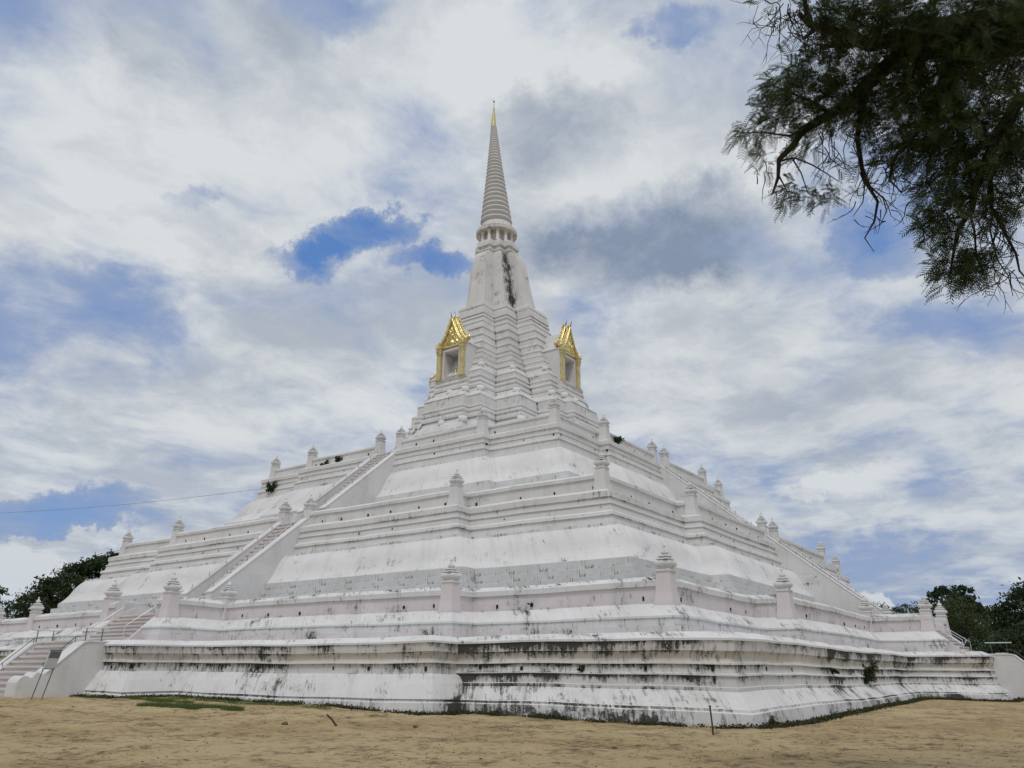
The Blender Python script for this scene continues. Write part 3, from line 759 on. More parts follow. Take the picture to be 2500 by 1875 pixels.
# --- gilded niches on both visible faces (and the hidden ones, copies)
def niche(k):
    rz = k * PI / 2; ln = lean(24.5)
    root = link('niche_porch', None, pag, (ln[0], ln[1], 0), rz); 
    inv = Matrix.Rotation(-rz, 2) 
    N0 = 6.72
    mb = MB()
    # white cell with a deep opening: side walls, lintel, back, floor
    for sg in (-1, 1):
        y0, y1 = sorted((sg * .76, sg * 1.42)); mb.box(4.2, N0, y0, y1, 22.70, 25.62, 0, .15)
        y0, y1 = sorted((sg * .72, sg * .90)); mb.box(N0 - .02, N0 + .06, y0, y1, 22.74, 25.30, 1, .05)
    mb.box(4.2, N0 + .0, -.755, .755, 25.08, 25.61, 0, .15); mb.box(N0 - .02, N0 + .055, -.90, .90, 25.10, 25.33, 1, .05)
    mb.box(4.2, 4.9, -.755, .755, 22.7, 25.075, 1, .1); mb.box(4.9, N0 - .03, -.755, .755, 22.69, 22.80, 0, .1)
    # steep white roof running back into the tower
    for i in range(6):
        pass
    yz = [(1.36, 25.60), (1.0, 25.98), (.58, 26.6), (.24, 27.2), (0, 27.55)]
    front, back = N0 - .12, 3.6
    for sg in (-1, 1):
        for (ya, za), (yb, zb_) in zip(yz[:-1], yz[1:]):
            pts = [(front, sg * ya, za), (back, sg * ya, za), (back, sg * yb, zb_), (front, sg * yb, zb_)]
            mb.face(pts if sg < 0 else pts[::-1], 0, .2)
    mb.face([(front, y, z_) for y, z_ in yz] + [(front, -y, z_) for y, z_ in yz[::-1][1:]], 0, .1)
    mb.box(4.2, N0 - .1, -1.5, 1.5, 25.56, 25.62, 3, .1)
    mb.build('cell', PMATS, root)
    for sg in (-1, 1):
        mb = MB(); c = sg * 1.17
        def ring(h, z0, z1, m=0): mb.box(N0 - .03, N0 + .03 + h * 1.0, c - h, c + h, z0, z1, 0)
        ring(.27, 22.72, 22.86); ring(.20, 22.86, 24.86)
        for h, z0, z1 in ((.235, 24.86, 24.93), (.22, 24.93, 25.02), (.255, 25.02, 25.10), (.235, 25.10, 25.19), (.275, 25.19, 25.28), (.25, 25.28, 25.42), (.30, 25.42, 25.6)): ring(h, z0, z1)
        mb.build('gilded_pillar', [OCHRE], root)
    def gable(n0, dz, sc, name):
        mb = MB()
        yz = [(1.24, 25.62), (.93, 25.88), (.66, 26.26), (.40, 26.82), (.17, 27.38), (0, 27.86)]
        yz = [(y * sc, 25.6 + (z_ - 25.6) * sc + dz) for y, z_ in yz]
        # carved tympanum, uneven relief
        g = []
        for i in range(13):
            row = []; zf = 25.62 + dz + (yz[-1][1] - 25.62 - dz) * i / 12
            hw = np.interp(zf, [q[1] for q in yz], [q[0] for q in yz]) - .04
            for j in range(15):
                s = j / 14 * 2 - 1
                d = .07 * math.sin(9 * s + 3 * math.sin(i * 1.1)) * math.sin(i * 1.25) + .05 * math.sin(17 * s * s + i * 2)
                row.append((n0 + .04 + d * (1 - abs(s) ** 4) + .02, s * max(hw, .0), zf))
            g.append(row)
        mb.grid(g, list(range(15)), list(range(13)), [0] * 13, 0, False)
        for sg in (-1, 1):
            path = [np.array([n0 + .1, sg * y, z_]) for y, z_ in yz]
            mb.tube(path, [.10, .10, .10, .095, .085, .06], 7)
            path2 = [np.array([n0 + .02, sg * (y + .06), z_ + .07]) for y, z_ in yz]
            mb.tube(path2, [.09, .085, .085, .08, .07, .04], 6)
            # flame cresting along the bargeboard
            for q in range(15):
                t = (q + .5) / 15 * 5; i = min(int(t), 4); fr = t - i
                p = path2[i] + (path2[i + 1] - path2[i]) * fr
                nrm = np.array([0, sg * .8, .6]); up = np.array([0, -sg * .35, 1.])
                fl = random.uniform(.8, 1.5); mb.tube([p, p + nrm * .13 * fl + up * .02, p + nrm * .16 * fl + up * .13 * fl, p + nrm * .12 * fl + up * .22 * fl], [.075, .06, .035, .004], 5)
            # curled end
            p = path2[0]
            mb.tube([p + np.array([0, -sg * .1, -.02]), p + np.array([.03, sg * .14, -.02]), p + np.array([.05, sg * .24, .12]), p + np.array([.05, sg * .16, .26]), p + np.array([.05, sg * .22, .4])], [.11, .12, .09, .06, .01], 7)
        go = mb.build(name, [GOLD], root)
        mb = MB(); top = np.array([n0 + .08, 0, yz[-1][1] + .02])
        mb.tube([top, top + np.array([.12, 0, .18]), top + np.array([.14, 0, .36]), top + np.array([.24, 0, .58])], [.045, .035, .025, .004], 6)
        mb.build('horn_finial', [HORN], root)
    gable(N0 + .05, 0, 1., 'gilded_gable'); gable(N0 - .42, .26, .98, 'gilded_gable')
    # dentil ledge under the gable
    mb = MB(); mb.box(N0 - .02, N0 + .14, -.93, .93, 25.40, 25.47); mb.box(N0 - .02, N0 + .10, -.93, .93, 25.47, 25.63); mb.build('gilded_lintel', [GOLD], root)
    return root
for k in range(4): niche(k)

# small gilded statue on the sill of the left niche
st = MB(); l0 = lean(23)
st.lathe([(.26, 0), (.27, .05), (.22, .08), (.24, .14), (.19, .18), (.2, .22), (.17, .3), (.12, .34), (.14, .45), (.15, .55), (.10, .64), (.05, .67), (.075, .72), (.08, .78), (.05, .85), (.02, .93), (0, .96)], 16, (0, 0), 0, 0)
for sg in (-1, 1): st.tube([(.02, sg * .13, .57), (.10, sg * .19, .42), (.17, sg * .08, .33)], [.045, .04, .035], 6); st.tube([(0, 0, .26), (.08, sg * .2, .26), (.18, sg * .06, .25)], [.08, .07, .05], 6)
tag(st.build('statue', [GOLD], None, (6.2 + l0[0], -.1 + l0[1], 22.80)), 'small gilded seated statue on the sill of the left niche', 'statue')

# ------------------------------------------------------------------ foliage tools (numpy)
def leaf_object(name, quads, rnd, mat, parent=None):
    """quads: (n,4,3)"""
    n = len(quads)
    me = bpy.data.meshes.new(name)
    me.vertices.add(n * 4); me.vertices.foreach_set('co', quads.reshape(-1).astype(np.float32))
    me.loops.add(n * 4); me.loops.foreach_set('vertex_index', np.arange(n * 4, dtype=np.int32))
    me.polygons.add(n); me.polygons.foreach_set('loop_start', np.arange(0, n * 4, 4, dtype=np.int32)); me.polygons.foreach_set('loop_total', np.full(n, 4, np.int32))
    me.update(calc_edges=True)
    a = me.attributes.new('rnd', 'FLOAT', 'FACE'); a.data.foreach_set('value', rnd.astype(np.float32))
    me.materials.append(mat); me.validate()
    return link(name, me, parent)
def unit(v): return v / (np.linalg.norm(v, axis=-1, keepdims=True) + 1e-9)
def leaves(c, size, aspect=.5, droop=.0):
    n = len(c)
    d = unit(rng.normal(size=(n, 3)) + np.array([0, 0, -droop])); s = unit(np.cross(d, rng.normal(size=(n, 3))))
    L = size * rng.uniform(.6, 1.4, (n, 1)); W = L * aspect
    return np.stack([c - d * L / 2, c + s * W / 2 - d * L * .05, c + d * L / 2, c - s * W / 2 - d * L * .05], 1)
def blobs_leaves(blobs, per, size, shell=.55, aspect=.6, flat=.75, sub=14):
    """leaf clumps: every blob carries smaller sprays, each spray carries leaves; gaps stay between the sprays"""
    out = []
    for (c, r) in blobs:
        c = np.array(c)
        ns = max(5, int(sub * r * r / 2.0))
        d = unit(rng.normal(size=(ns, 3))); d[:, 2] = np.abs(d[:, 2]) * 1.0 - .35 * rng.random(ns)
        rad = r * rng.uniform(shell, 1.08, (ns, 1))
        sc = c + d * rad * np.array([1, 1, flat])
        m = int(per)
        sr = .30 * r ** .5 * rng.uniform(.6, 1.3, (ns, 1, 1))
        p = sc[:, None, :] + rng.normal(size=(ns, m, 3)) * sr * np.array([1, 1, .42])
        out.append(p.reshape(-1, 3))
    return np.concatenate(out)
def limb(p, q, sag=.0, n=5, jit=.12):
    p, q = np.array(p, float), np.array(q, float); L = np.linalg.norm(q - p); out = []
    for i in range(n + 1):
        t = i / n; w = p + (q - p) * t + np.array([0, 0, sag * L * math.sin(PI * t)])
        if 0 < i < n: w = w + rng.normal(size=3) * jit * L / n
        out.append(w)
    return out
def tree(name, base, height, blobs, label, cat='tree', group=None, leaf=.3, per=26, mat=None, trunk_r=.35, sub=14, flat=.75, shell=.55):
    base = np.array(base, float)
    root = tag(empty(name, tuple(base)), label, cat, group)
    mb = MB()
    fork = base + np.array([0, 0, height * .35])
    mb.tube([base - [0, 0, .4], base + [0, 0, height * .12], fork], [trunk_r * 1.35, trunk_r, trunk_r * .8], 9)
    for (c, r) in blobs:
        if rng.random() < .9: mb.tube(limb(fork + rng.normal(size=3) * .15, np.array(c) + [0, 0, -.2 * r], .06), np.linspace(trunk_r * .5, trunk_r * .08, 6), 6)
    o = mb.build('trunk', [BARK], root); o.location = -base
    pts = blobs_leaves(blobs, per, leaf, sub=sub, flat=flat, shell=shell)
    lo = leaf_object('crown', leaves(pts, leaf), rng.random(len(pts)), mat or LEAF_FAR, root); lo.location = -base
    return root
def px_blobs(lst, dist, jit=3.):
    """(px, py, radius px) in full-photo pixels -> blobs round that distance"""
    out = []
    for (x, y, r) in lst:
        d = dist + rng.uniform(-jit, jit); out.append((at(x, y, d), r * d / FPX))
    return out
def foot(px, dist):
    p = at(px, 1650, dist); return (p[0], p[1], -.1)

# left background: spreading dark tree behind the terraces
tree('rain_tree', foot(255, 105), 13, px_blobs([(295, 1375, 52), (250, 1388, 48), (205, 1402, 48), (165, 1424, 46), (128, 1446, 42), (100, 1465, 38), (70, 1482, 34), (260, 1440, 50), (205, 1460, 48), (150, 1490, 42), (95, 1500, 40), (310, 1430, 60), (55, 1512, 26), (340, 1395, 55), (240, 1490, 50), (180, 1510, 45), (285, 1372, 26), (240, 1382, 24)], 105, 6),
     'dark spreading tree behind the left end of the terraces', leaf=.34, per=44, trunk_r=.6, sub=12, flat=.5)
tree('small_tree', foot(-14, 90), 8, px_blobs([(-18, 1470, 26), (2, 1450, 14), (-30, 1500, 34), (6, 1480, 16), (-8, 1512, 24), (10, 1500, 12), (-24, 1440, 20)], 90, 2), 'loose green tree at the far left edge of the view', leaf=.3, per=22, trunk_r=.2, sub=10, flat=.9)
# right background
tree('broadleaf_tree', foot(2330, 70), 9, px_blobs([(2300, 1458, 26), (2330, 1450, 26), (2350, 1470, 26), (2280, 1480, 24), (2375, 1490, 24), (2310, 1490, 28), (2340, 1510, 34), (2385, 1515, 22), (2270, 1500, 20), (2300, 1530, 34), (2360, 1545, 34), (2395, 1500, 16)], 70, 2),
     'dark large-leaved tree behind the right stair posts', leaf=.46, per=20, trunk_r=.25, sub=16, flat=.95)
tree('leafy_tree', foot(2560, 62), 11, px_blobs([(2500, 1466, 36), (2480, 1488, 34), (2450, 1502, 30), (2420, 1518, 26), (2530, 1455, 44), (2560, 1470, 60), (2490, 1520, 40), (2440, 1535, 34), (2520, 1540, 50), (2470, 1560, 40), (2400, 1540, 24)], 62, 2.5),
     'tall leafy tree at the right edge of the view', leaf=.24, per=34, trunk_r=.35, sub=26, flat=.8, mat=LEAF_FAR)
tree('olive_bush', foot(2380, 58), 4, px_blobs([(2330, 1490, 30), (2350, 1520, 32), (2380, 1550, 32), (2410, 1575, 32), (2430, 1600, 32), (2340, 1550, 30), (2370, 1590, 34), (2300, 1500, 24), (2318, 1530, 26), (2402, 1548, 20)], 58, 1.2),
     'olive green bush sloping down behind the right stairs', 'bush', leaf=.13, per=46, trunk_r=.08, mat=LEAF_MID, sub=60, flat=.95)
tree('dark_bush', foot(2480, 52), 3, px_blobs([(2440, 1610, 40), (2480, 1605, 44), (2520, 1600, 50), (2400, 1625, 32), (2460, 1580, 40), (2550, 1620, 60), (2500, 1570, 44), (2350, 1620, 30), (2500, 1640, 40)], 52, 1.2),
     'dark bush behind the pipe rails on the right', 'bush', leaf=.16, per=46, trunk_r=.08, sub=60, flat=.9)
tree('distant_shrub', foot(2215, 95), 4, px_blobs([(2190, 1492, 16), (2215, 1488, 16), (2235, 1492, 14), (2170, 1498, 14), (2205, 1505, 18), (2245, 1500, 12)], 95, 1), 'distant grey green shrub showing above the right parapet', 'shrub', 'distant shrubs above the right parapet', leaf=.2, per=22, trunk_r=.08, mat=LEAF_MID, sub=40, flat=.9)
tree('distant_shrub', foot(2150, 98), 4, px_blobs([(2138, 1478, 9), (2162, 1482, 9), (2150, 1490, 12)], 98, 1), 'twiggy far shrub peeping above the foot of the right stair', 'shrub', 'distant shrubs above the right parapet', leaf=.18, per=20, trunk_r=.06, mat=LEAF_MID, sub=40, flat=.9)

# ------------------------------------------------------------------ overhanging tree, top right
def pinnate(c, d, L, out, rn):
    """fronds at c along d: rachis with paired leaflets -> quads"""
    n = len(c); k = 9
    d = unit(d + np.array([0, 0, -.25])); side = unit(np.cross(d, rng.normal(size=(n, 3)) * .6 + np.array([0, 0, 1.])))
    r = rng.random(n)
    for i in range(k):
        t = (i + .6) / k; bend = np.array([0, 0, -.35]) * (t * t) * L[:, None]
        p = c + d * (L * t)[:, None] + bend
        for s in (-1, 1):
            ld = unit(side * s * .9 + d * .55 + np.array([0, 0, -.18])); ll = (L * .36 * (1 - .45 * abs(t - .4)))[:, None] * rng.uniform(.85, 1.15, (n, 1)); w = unit(np.cross(ld, np.cross(side, d))) * ll * .13
            w = d * ll * .11
            out.append(np.stack([p, p + ld * ll * .5 + w, p + ld * ll, p + ld * ll * .5 - w], 1)); rn.append(r)
    w = side * .0025
    out.append(np.stack([c - w, c + w, c + d * L[:, None] + np.array([0, 0, -.3]) * L[:, None] + w, c + d * L[:, None] + np.array([0, 0, -.3]) * L[:, None] - w], 1)); rn.append(r)
ot_base = CAM + RGT * 11.5 + np.array([FWD[0], FWD[1], 0]) * 11; ot_base[2] = -.2
ot = tag(empty('overhanging_tree', tuple(ot_base)), 'near tree whose dark feathery branches hang in from the top right', 'tree')
bm_ = MB(); Q = 750 / 1659.
def zp(x, y, d): return at(1750 + x * Q, y * Q, d)
crown_root = np.array(ot_base) + [0, 0, 7.0]
mainl = [  # polylines in zoomed photo pixels with distance; thickness in metres at both ends
    ([(1900, 60, 12.5), (1500, 130, 12.2), (1180, 190, 12), (1000, 215, 12), (820, 245, 11.8), (720, 195, 11.7), (600, 150, 11.7), (510, 130, 11.6), (440, 70, 11.6)], .16, .03),
    ([(510, 130, 11.6), (485, 30, 11.5), (470, -60, 11.4)], .035, .02), ([(600, 150, 11.7), (520, 175, 11.9), (465, 210, 12)], .035, .02),
    ([(1900, 260, 12.8), (1400, 240, 12.4), (1000, 290, 12), (900, 370, 12), (790, 470, 12), (700, 560, 12), (620, 620, 11.9), (470, 700, 11.9), (420, 780, 11.8), (340, 870, 11.8), (335, 950, 11.8), (300, 1050, 11.8)], .15, .012),
    ([(470, 700, 11.9), (380, 720, 12), (250, 720, 12), (140, 720, 12)], .02, .005), ([(335, 950, 11.8), (390, 1050, 11.7)], .014, .005), ([(340, 870, 11.8), (420, 850, 11.8), (520, 890, 11.9), (600, 950, 12), (660, 980, 12)], .016, .005),
    ([(620, 620, 11.9), (510, 560, 12), (420, 500, 12.1), (300, 460, 12.1)], .03, .006), ([(410, 860, 11.8), (450, 950, 11.8), (500, 1040, 11.9), (600, 1070, 11.9)], .012, .004),
    ([(790, 470, 12), (800, 560, 12.1), (780, 650, 12.1), (765, 740, 12.1), (775, 900, 12), (820, 1000, 12), (860, 1100, 12), (850, 1200, 12), (820, 1290, 12), (850, 1360, 12)], .05, .004),
    ([(775, 930, 12), (800, 1010, 12), (770, 1100, 12.1), (735, 1170, 12.1)], .014, .004), ([(820, 1000, 12), (890, 1080, 12), (905, 1160, 12), (880, 1220, 12)], .014, .004),
    ([(1900, 420, 11.6), (1650, 560, 11.5), (1500, 760, 11.4), (1430, 900, 11.3), (1380, 1040, 11.3), (1365, 1150, 11.2), (1310, 1250, 11.2), (1260, 1400, 11.2), (1250, 1540, 11.2)], .1, .005),
    ([(1365, 1150, 11.2), (1400, 1260, 11.2), (1400, 1380, 11.2), (1440, 1480, 11.2)], .02, .005), ([(1500, 760, 11.4), (1480, 900, 11.4), (1490, 1100, 11.5), (1530, 1250, 11.5), (1600, 1380, 11.5), (1650, 1460, 11.5), (1720, 1560, 11.5)], .035, .006),
    ([(1490, 1150, 11.5), (1480, 1250, 11.4), (1540, 1400, 11.4), (1590, 1500, 11.4), (1600, 1600, 11.4)], .014, .004), ([(1365, 1150, 11.2), (1270, 1170, 11.2), (1150, 1190, 11.2)], .014, .004), ([(1310, 1250, 11.2), (1220, 1250, 11.3), (1160, 1260, 11.3)], .01, .004),
    ([(1250, 350, 12), (1180, 560, 11.8), (1050, 720, 11.7), (960, 860, 11.6), (940, 960, 11.6), (1000, 1040, 11.6)], .06, .006), ([(1180, 560, 11.8), (1170, 760, 11.7), (1150, 900, 11.6), (1130, 1000, 11.6)], .04, .006),
    ([(1500, 130, 12.2), (1250, 350, 12), (1300, 600, 11.8), (1330, 820, 11.6), (1380, 1000, 11.5)], .09, .02),
]
hub = zp(2300, 120, 13.0)
skel = []
for pts, r0, r1 in mainl:
    P_ = [zp(*p) for p in pts]
    P_ = [p + (rng.normal(size=3) * .025 if 0 < i < len(P_) - 1 else 0) for i, p in enumerate(P_)]
    if pts[0][0] == 1900: P_ = [hub + rng.normal(size=3) * .1] + P_
    R_ = list(np.linspace(r0, r1, len(P_)))
    bm_.tube(P_, R_, 7)
    for a, b_ in zip(P_[:-1], P_[1:]):
        m = max(2, int(np.linalg.norm(b_ - a) / .05))
        for t in np.linspace(0, 1, m): skel.append(a + (b_ - a) * t)
bm_.tube([ot_base - [0, 0, .3], ot_base + [0, 0, 1.5], ot_base + [-.2, .1, 4], hub * .55 + ot_base * .45 + [0, 0, 1.2], hub], [.55, .42, .36, .3, .2], 12)
for q in range(7):   # limbs of the unseen upper crown
    e = hub + np.array([rng.uniform(-4, 4), rng.uniform(-4, 4), rng.uniform(.8, 3.2)])
    bm_.tube(limb(hub, e, .05), np.linspace(.14, .03, 6), 6)
# bare twigs
def twigs(x, y, d, n, L, spread, dn):
    c = zp(x, y, d)
    for _ in range(n):
        p = c + rng.normal(size=3) * .12; dirv = unit(RGT * rng.normal() * spread + UPV * dn + rng.normal(size=3) * .45)
        pts = [p]; dd = dirv.copy()
        for s in range(7):
            dd = unit(dd + rng.normal(size=3) * .30 + np.array([0, 0, -.06])); pts.append(pts[-1] + dd * L / 7)
            if s in (2, 4) and rng.random() < .8:
                e = unit(dd + rng.normal(size=3) * .7); bm_.tube([pts[-1], pts[-1] + e * L * .12, pts[-1] + e * L * .22 + rng.normal(size=3) * .02], [.004, .003, .0015], 4)
        bm_.tube(pts, np.linspace(.008, .0018, 8), 4)
for a in ((420, 80, 11.6, 9, .75, .8, -.8), (330, 60, 11.6, 8, .8, .7, -1.), (250, 100, 11.6, 5, .55, 1., -.5), (480, 60, 11.6, 6, .9, .5, -1.), (300, 960, 11.8, 6, .45, .9, -.4), (620, 720, 12, 9, .6, .5, -1.), (640, 800, 12, 6, .5, .5, -1.), (820, 1020, 12, 8, .5, .6, -1.), (880, 1150, 12, 6, .35, .7, -.8),
          (930, 880, 11.6, 12, .55, .8, -.7), (980, 950, 11.6, 8, .5, .8, -.7), (1480, 1200, 11.5, 10, .8, .5, -1.), (1560, 1300, 11.5, 9, .7, .5, -1.), (1620, 1420, 11.5, 8, .6, .6, -1.), (1500, 950, 11.4, 8, .6, .6, -1.), (1380, 1150, 11.2, 6, .5, .8, -.8), (1500, 480, 11.8, 14, .6, 1.2, .2), (1580, 420, 11.8, 8, .5, 1, .3), (1180, 1180, 11.2, 5, .3, .8, -.5), (780, 560, 12, 8, .6, .8, -.6), (700, 180, 11.7, 8, .8, .8, -.9), (560, 140, 11.7, 8, .7, .6, -1.)):
    twigs(*a)
o = bm_.build('trunk', [BARKDK], ot); o.location = -ot_base
# leaf sprays: (x, y, distance, radius in zoomed px, fronds)
SPR = [(150, 720, 12, 55, 26), (240, 700, 12, 60, 34), (250, 560, 12.1, 55, 40), (330, 470, 12.1, 60, 50), (400, 420, 12.1, 80, 95), (470, 360, 12, 85, 100), (560, 330, 12, 90, 110), (650, 310, 12, 90, 110), (400, 580, 12, 85, 85), (300, 640, 12, 70, 60), (480, 520, 12, 90, 110), (560, 470, 12, 95, 130),
       (640, 520, 12, 90, 140), (720, 440, 12, 95, 160), (480, 690, 11.9, 75, 60), (560, 660, 11.9, 75, 60), (640, 640, 11.9, 70, 70), (740, 560, 12, 75, 150), (790, 620, 12, 55, 60), (820, 690, 12, 45, 24), (810, 770, 12, 45, 22), (840, 900, 12, 35, 14), (280, 810, 11.9, 40, 14), (190, 800, 12, 40, 12), (240, 850, 12, 40, 10), (270, 890, 12, 25, 5),
       (350, 1060, 11.8, 40, 16), (400, 1020, 11.8, 45, 18), (460, 1050, 11.8, 45, 18), (520, 1070, 11.9, 45, 24), (600, 1080, 11.9, 40, 16), (650, 1000, 12, 40, 16), (580, 980, 12, 35, 8), (370, 1110, 11.8, 22, 5), (700, 880, 12, 30, 8), (760, 870, 12, 35, 10), (460, 800, 11.9, 60, 22),
       (520, 60, 11.6, 60, 40), (600, 90, 11.7, 80, 70), (600, 230, 11.9, 70, 60), (680, 110, 11.7, 90, 90), (760, 60, 11.8, 100, 150), (860, 130, 11.9, 100, 150), (900, 50, 12, 110, 170), (760, 250, 11.9, 80, 80), (870, 230, 12, 90, 140),
       (1000, 120, 12, 130, 300), (1120, 60, 12, 140, 340), (1250, 130, 12, 150, 380), (1400, 80, 12.2, 150, 380), (1550, 150, 12.3, 150, 380), (1650, 60, 12.3, 140, 340), (1020, 270, 12, 120, 260), (1150, 300, 12, 140, 330), (1300, 300, 12, 140, 330), (1450, 290, 12.2, 130, 300), (1580, 280, 12.3, 120, 240), (1680, 320, 12.3, 100, 160),
       (960, 420, 12, 110, 230), (1080, 440, 11.9, 120, 270), (1220, 450, 11.8, 120, 260), (1340, 430, 11.8, 100, 170), (880, 520, 12, 85, 150), (1000, 560, 11.9, 100, 190), (1120, 600, 11.8, 110, 230), (1240, 600, 11.7, 110, 220), (1350, 620, 11.7, 100, 190), (1460, 640, 11.5, 90, 130), (1560, 620, 11.5, 90, 130), (1640, 660, 11.5, 90, 150), (1620, 520, 11.6, 60, 50),
       (1000, 720, 11.7, 85, 140), (1100, 720, 11.7, 100, 190), (1220, 740, 11.6, 110, 220), (1340, 760, 11.6, 110, 220), (1460, 790, 11.4, 100, 180), (1570, 760, 11.5, 100, 170), (1660, 800, 11.5, 90, 140), (1000, 840, 11.6, 75, 90), (1090, 850, 11.6, 85, 110), (1200, 870, 11.6, 95, 140), (1310, 890, 11.5, 95, 150), (1410, 920, 11.4, 90, 140), (1560, 880, 11.5, 75, 80), (1640, 930, 11.5, 70, 70),
       (1130, 990, 11.6, 35, 14), (1240, 980, 11.5, 70, 60), (1340, 1010, 11.4, 85, 100), (1430, 1040, 11.4, 75, 80), (1540, 1080, 11.5, 75, 60), (1620, 1120, 11.5, 65, 50), (1150, 1090, 11.2, 55, 40), (1230, 1110, 11.2, 65, 55), (1310, 1120, 11.2, 60, 45), (1110, 1200, 11.2, 40, 26), (1180, 1180, 11.2, 55, 45), (1250, 1210, 11.2, 50, 36), (1180, 1270, 11.3, 45, 24), (1450, 1120, 11.4, 55, 36), (1560, 1160, 11.5, 45, 24),
       (1260, 1290, 11.2, 50, 30), (1250, 1390, 11.2, 55, 46), (1300, 1440, 11.2, 60, 54), (1240, 1470, 11.2, 45, 30), (1400, 1380, 11.2, 60, 50), (1440, 1340, 11.2, 55, 44), (1400, 1460, 11.2, 60, 50), (1460, 1460, 11.2, 45, 30), (1340, 1500, 11.2, 40, 18), (1250, 1550, 11.2, 28, 9), (980, 1070, 11.6, 28, 5), (320, 20, 11.6, 22, 4), (240, 5, 11.6, 22, 4)]
sk = np.array(skel); fc = []; fd = []
for (x, y, d, r, n) in SPR:
    n = int(n * (.80 if n < 100 else .45)); c = zp(x, y, d); rm = r * Q * d / FPX
    p = c + rng.normal(size=(n, 3)) * rm * .50 * np.array([1, 1, .9]) + (FWD * rng.normal(size=(n, 1)) * rm * .6)
    p += unit(rng.normal(size=(n, 3))) * .02
    j = sk[rng.integers(0, len(sk), 1)]
    dr = unit((p - c) * .6 + rng.normal(size=(n, 3)) * rm * .7 - RGT * rm * .35)
    fc.append(p); fd.append(dr)
# the rest of the crown, outside the frame above and to the right
for q in range(26):
    c = hub + np.array([rng.uniform(-3.6, 3.6), rng.uniform(-3.6, 3.6), rng.uniform(1., 3.6)]); n = 190
    v = c - CAM; zf = v @ FWD; u_, w_ = 1250 + FPX * (v @ RGT) / zf, 937 - FPX * (v @ UPV) / zf
    if 0 < zf and u_ < 2300 and w_ > -500: continue
    p = c + rng.normal(size=(n, 3)) * .75; fc.append(p); fd.append(unit(rng.normal(size=(n, 3))))
fc = np.concatenate(fc); fd = np.concatenate(fd); outq = []; outr = []
pinnate(fc, fd, rng.uniform(.15, .26, len(fc)), outq, outr)
o = leaf_object('crown', np.concatenate(outq), np.concatenate(outr), LEAF_NEAR, ot); o.location = -ot_base

# ------------------------------------------------------------------ small plants on the masonry
def sprig(loc, n, size, L, label, up=1., out=(0, 0, 0), mat=LEAF_FAR, name='wall_plant'):
    loc = np.array(loc, float); root = tag(empty(name, tuple(loc)), label, 'plant', 'small plants rooted in the masonry' if name == 'wall_plant' else None); mb = MB(); pts = []
    for _ in range(n):
        d = unit(rng.normal(size=3) * .7 + np.array([0, 0, up]) + np.array(out)); p = [np.zeros(3)]
        for s in range(4): d = unit(d + rng.normal(size=3) * .3); p.append(p[-1] + d * L * rng.uniform(.15, .35))
        mb.tube(p, np.linspace(.012, .004, 5), 4)
        for q in p[1:]: pts.append(q + rng.normal(size=(9, 3)) * L * .11)
    mb.build('stem', [BARKDK], root)
    pts = np.concatenate(pts); leaf_object('leaves', leaves(pts, size, .55), rng.random(len(pts)), mat, root)
L_, U_ = np.array([1, 0, 0]), np.array([0, 1, 0])
def hit_x(px, py, x): d = ray(px, py); return CAM + d * (x - CAM[0]) / d[0]
def hit_y(px, py, y): d = ray(px, py); return CAM + d * (y - CAM[1]) / d[1]
sprig(hit_y(1504, 1086, 13.85) , 9, .18, .5, 'dark tuft growing on the right parapet of the upper terrace', 1.2, (0, .5, 0))
sprig(hit_x(800, 1138, 13.75), 5, .2, .5, 'small leafy plant rooted on the upper left ledge nearer the stair', .6, (.5, -.3, 0))
sprig(hit_x(826, 1128, 13.75), 5, .2, .45, 'upright sprig beside the small plant on the upper left ledge', 1.4, (.3, 0, 0))
sprig(hit_x(667, 1198, 13.75), 11, .22, .62, 'rounded dark bush at the far left corner of the upper terrace', 1., (.6, 0, 0))
sprig(hit_y(2115, 1636, 29.0), 13, .14, .42, 'dark shrub hanging from the stained right face of the base', -.5, (0, .7, 0), WEED)
sprig(hit_y(2112, 1648, 29.0) + [.25, 0, -.05], 8, .13, .3, 'lower clump of the shrub on the stained right base wall', -.8, (0, .5, 0), LEAF_FAR)
sprig(hit_y(2034, 1636, 29.0), 5, .09, .2, 'small dark plant left of the hanging shrub on the base wall', -.2, (0, .6, 0))
sprig(hit_x(1418, 1637, 28.97), 3, .07, .14, 'tiny plant beside a weep hole in the stained left wall', .6, (.6, 0, 0))
sprig(hit_x(1296, 1476, 25.6), 3, .06, .12, 'tiny weed in a weep hole of the pink parapet', .6, (.6, 0, 0))

# ------------------------------------------------------------------ weeds, grass, litter
def perimeter(pts, step):
    out = []
    for a, b_ in zip(pts[:-1], pts[1:]):
        a, b_ = np.array(a, float), np.array(b_, float); n = int(np.linalg.norm(b_ - a) / step)
        out += [a + (b_ - a) * (i + rng.random()) / n for i in range(n)]
    return np.array(out)
per = perimeter([(33.45, 2.7), (33.4, 5.5), (31.1, 5.6), (31.1, 19.9), (29.75, 19.9), (29.75, 29.75), (5.7, 29.75), (5.7, 33.35), (2.7, 33.4)], .012)
dens_ = .5 + .5 * np.sin(per[:, 0] * 1.3 + per[:, 1] * 1.9) + .35 * np.sin(per[:, 0] * 4.1 - per[:, 1] * 3.3)
dens_ += np.where((per[:, 1] > 29) & (per[:, 0] < 29.6), .7, 0) + np.where(per[:, 1] < 12, .3, 0)
per = per[rng.random(len(per)) < np.clip(dens_, .12, 1)]
c = np.repeat(per, 8, 0); n = len(c)
pos = np.stack([c[:, 0] + np.abs(rng.normal(size=n)) * .13, c[:, 1] + np.abs(rng.normal(size=n)) * .13, np.zeros(n)], 1)
pos[:, 2] = gz(pos[:, 0], pos[:, 1]) + np.abs(rng.normal(size=n)) * .045
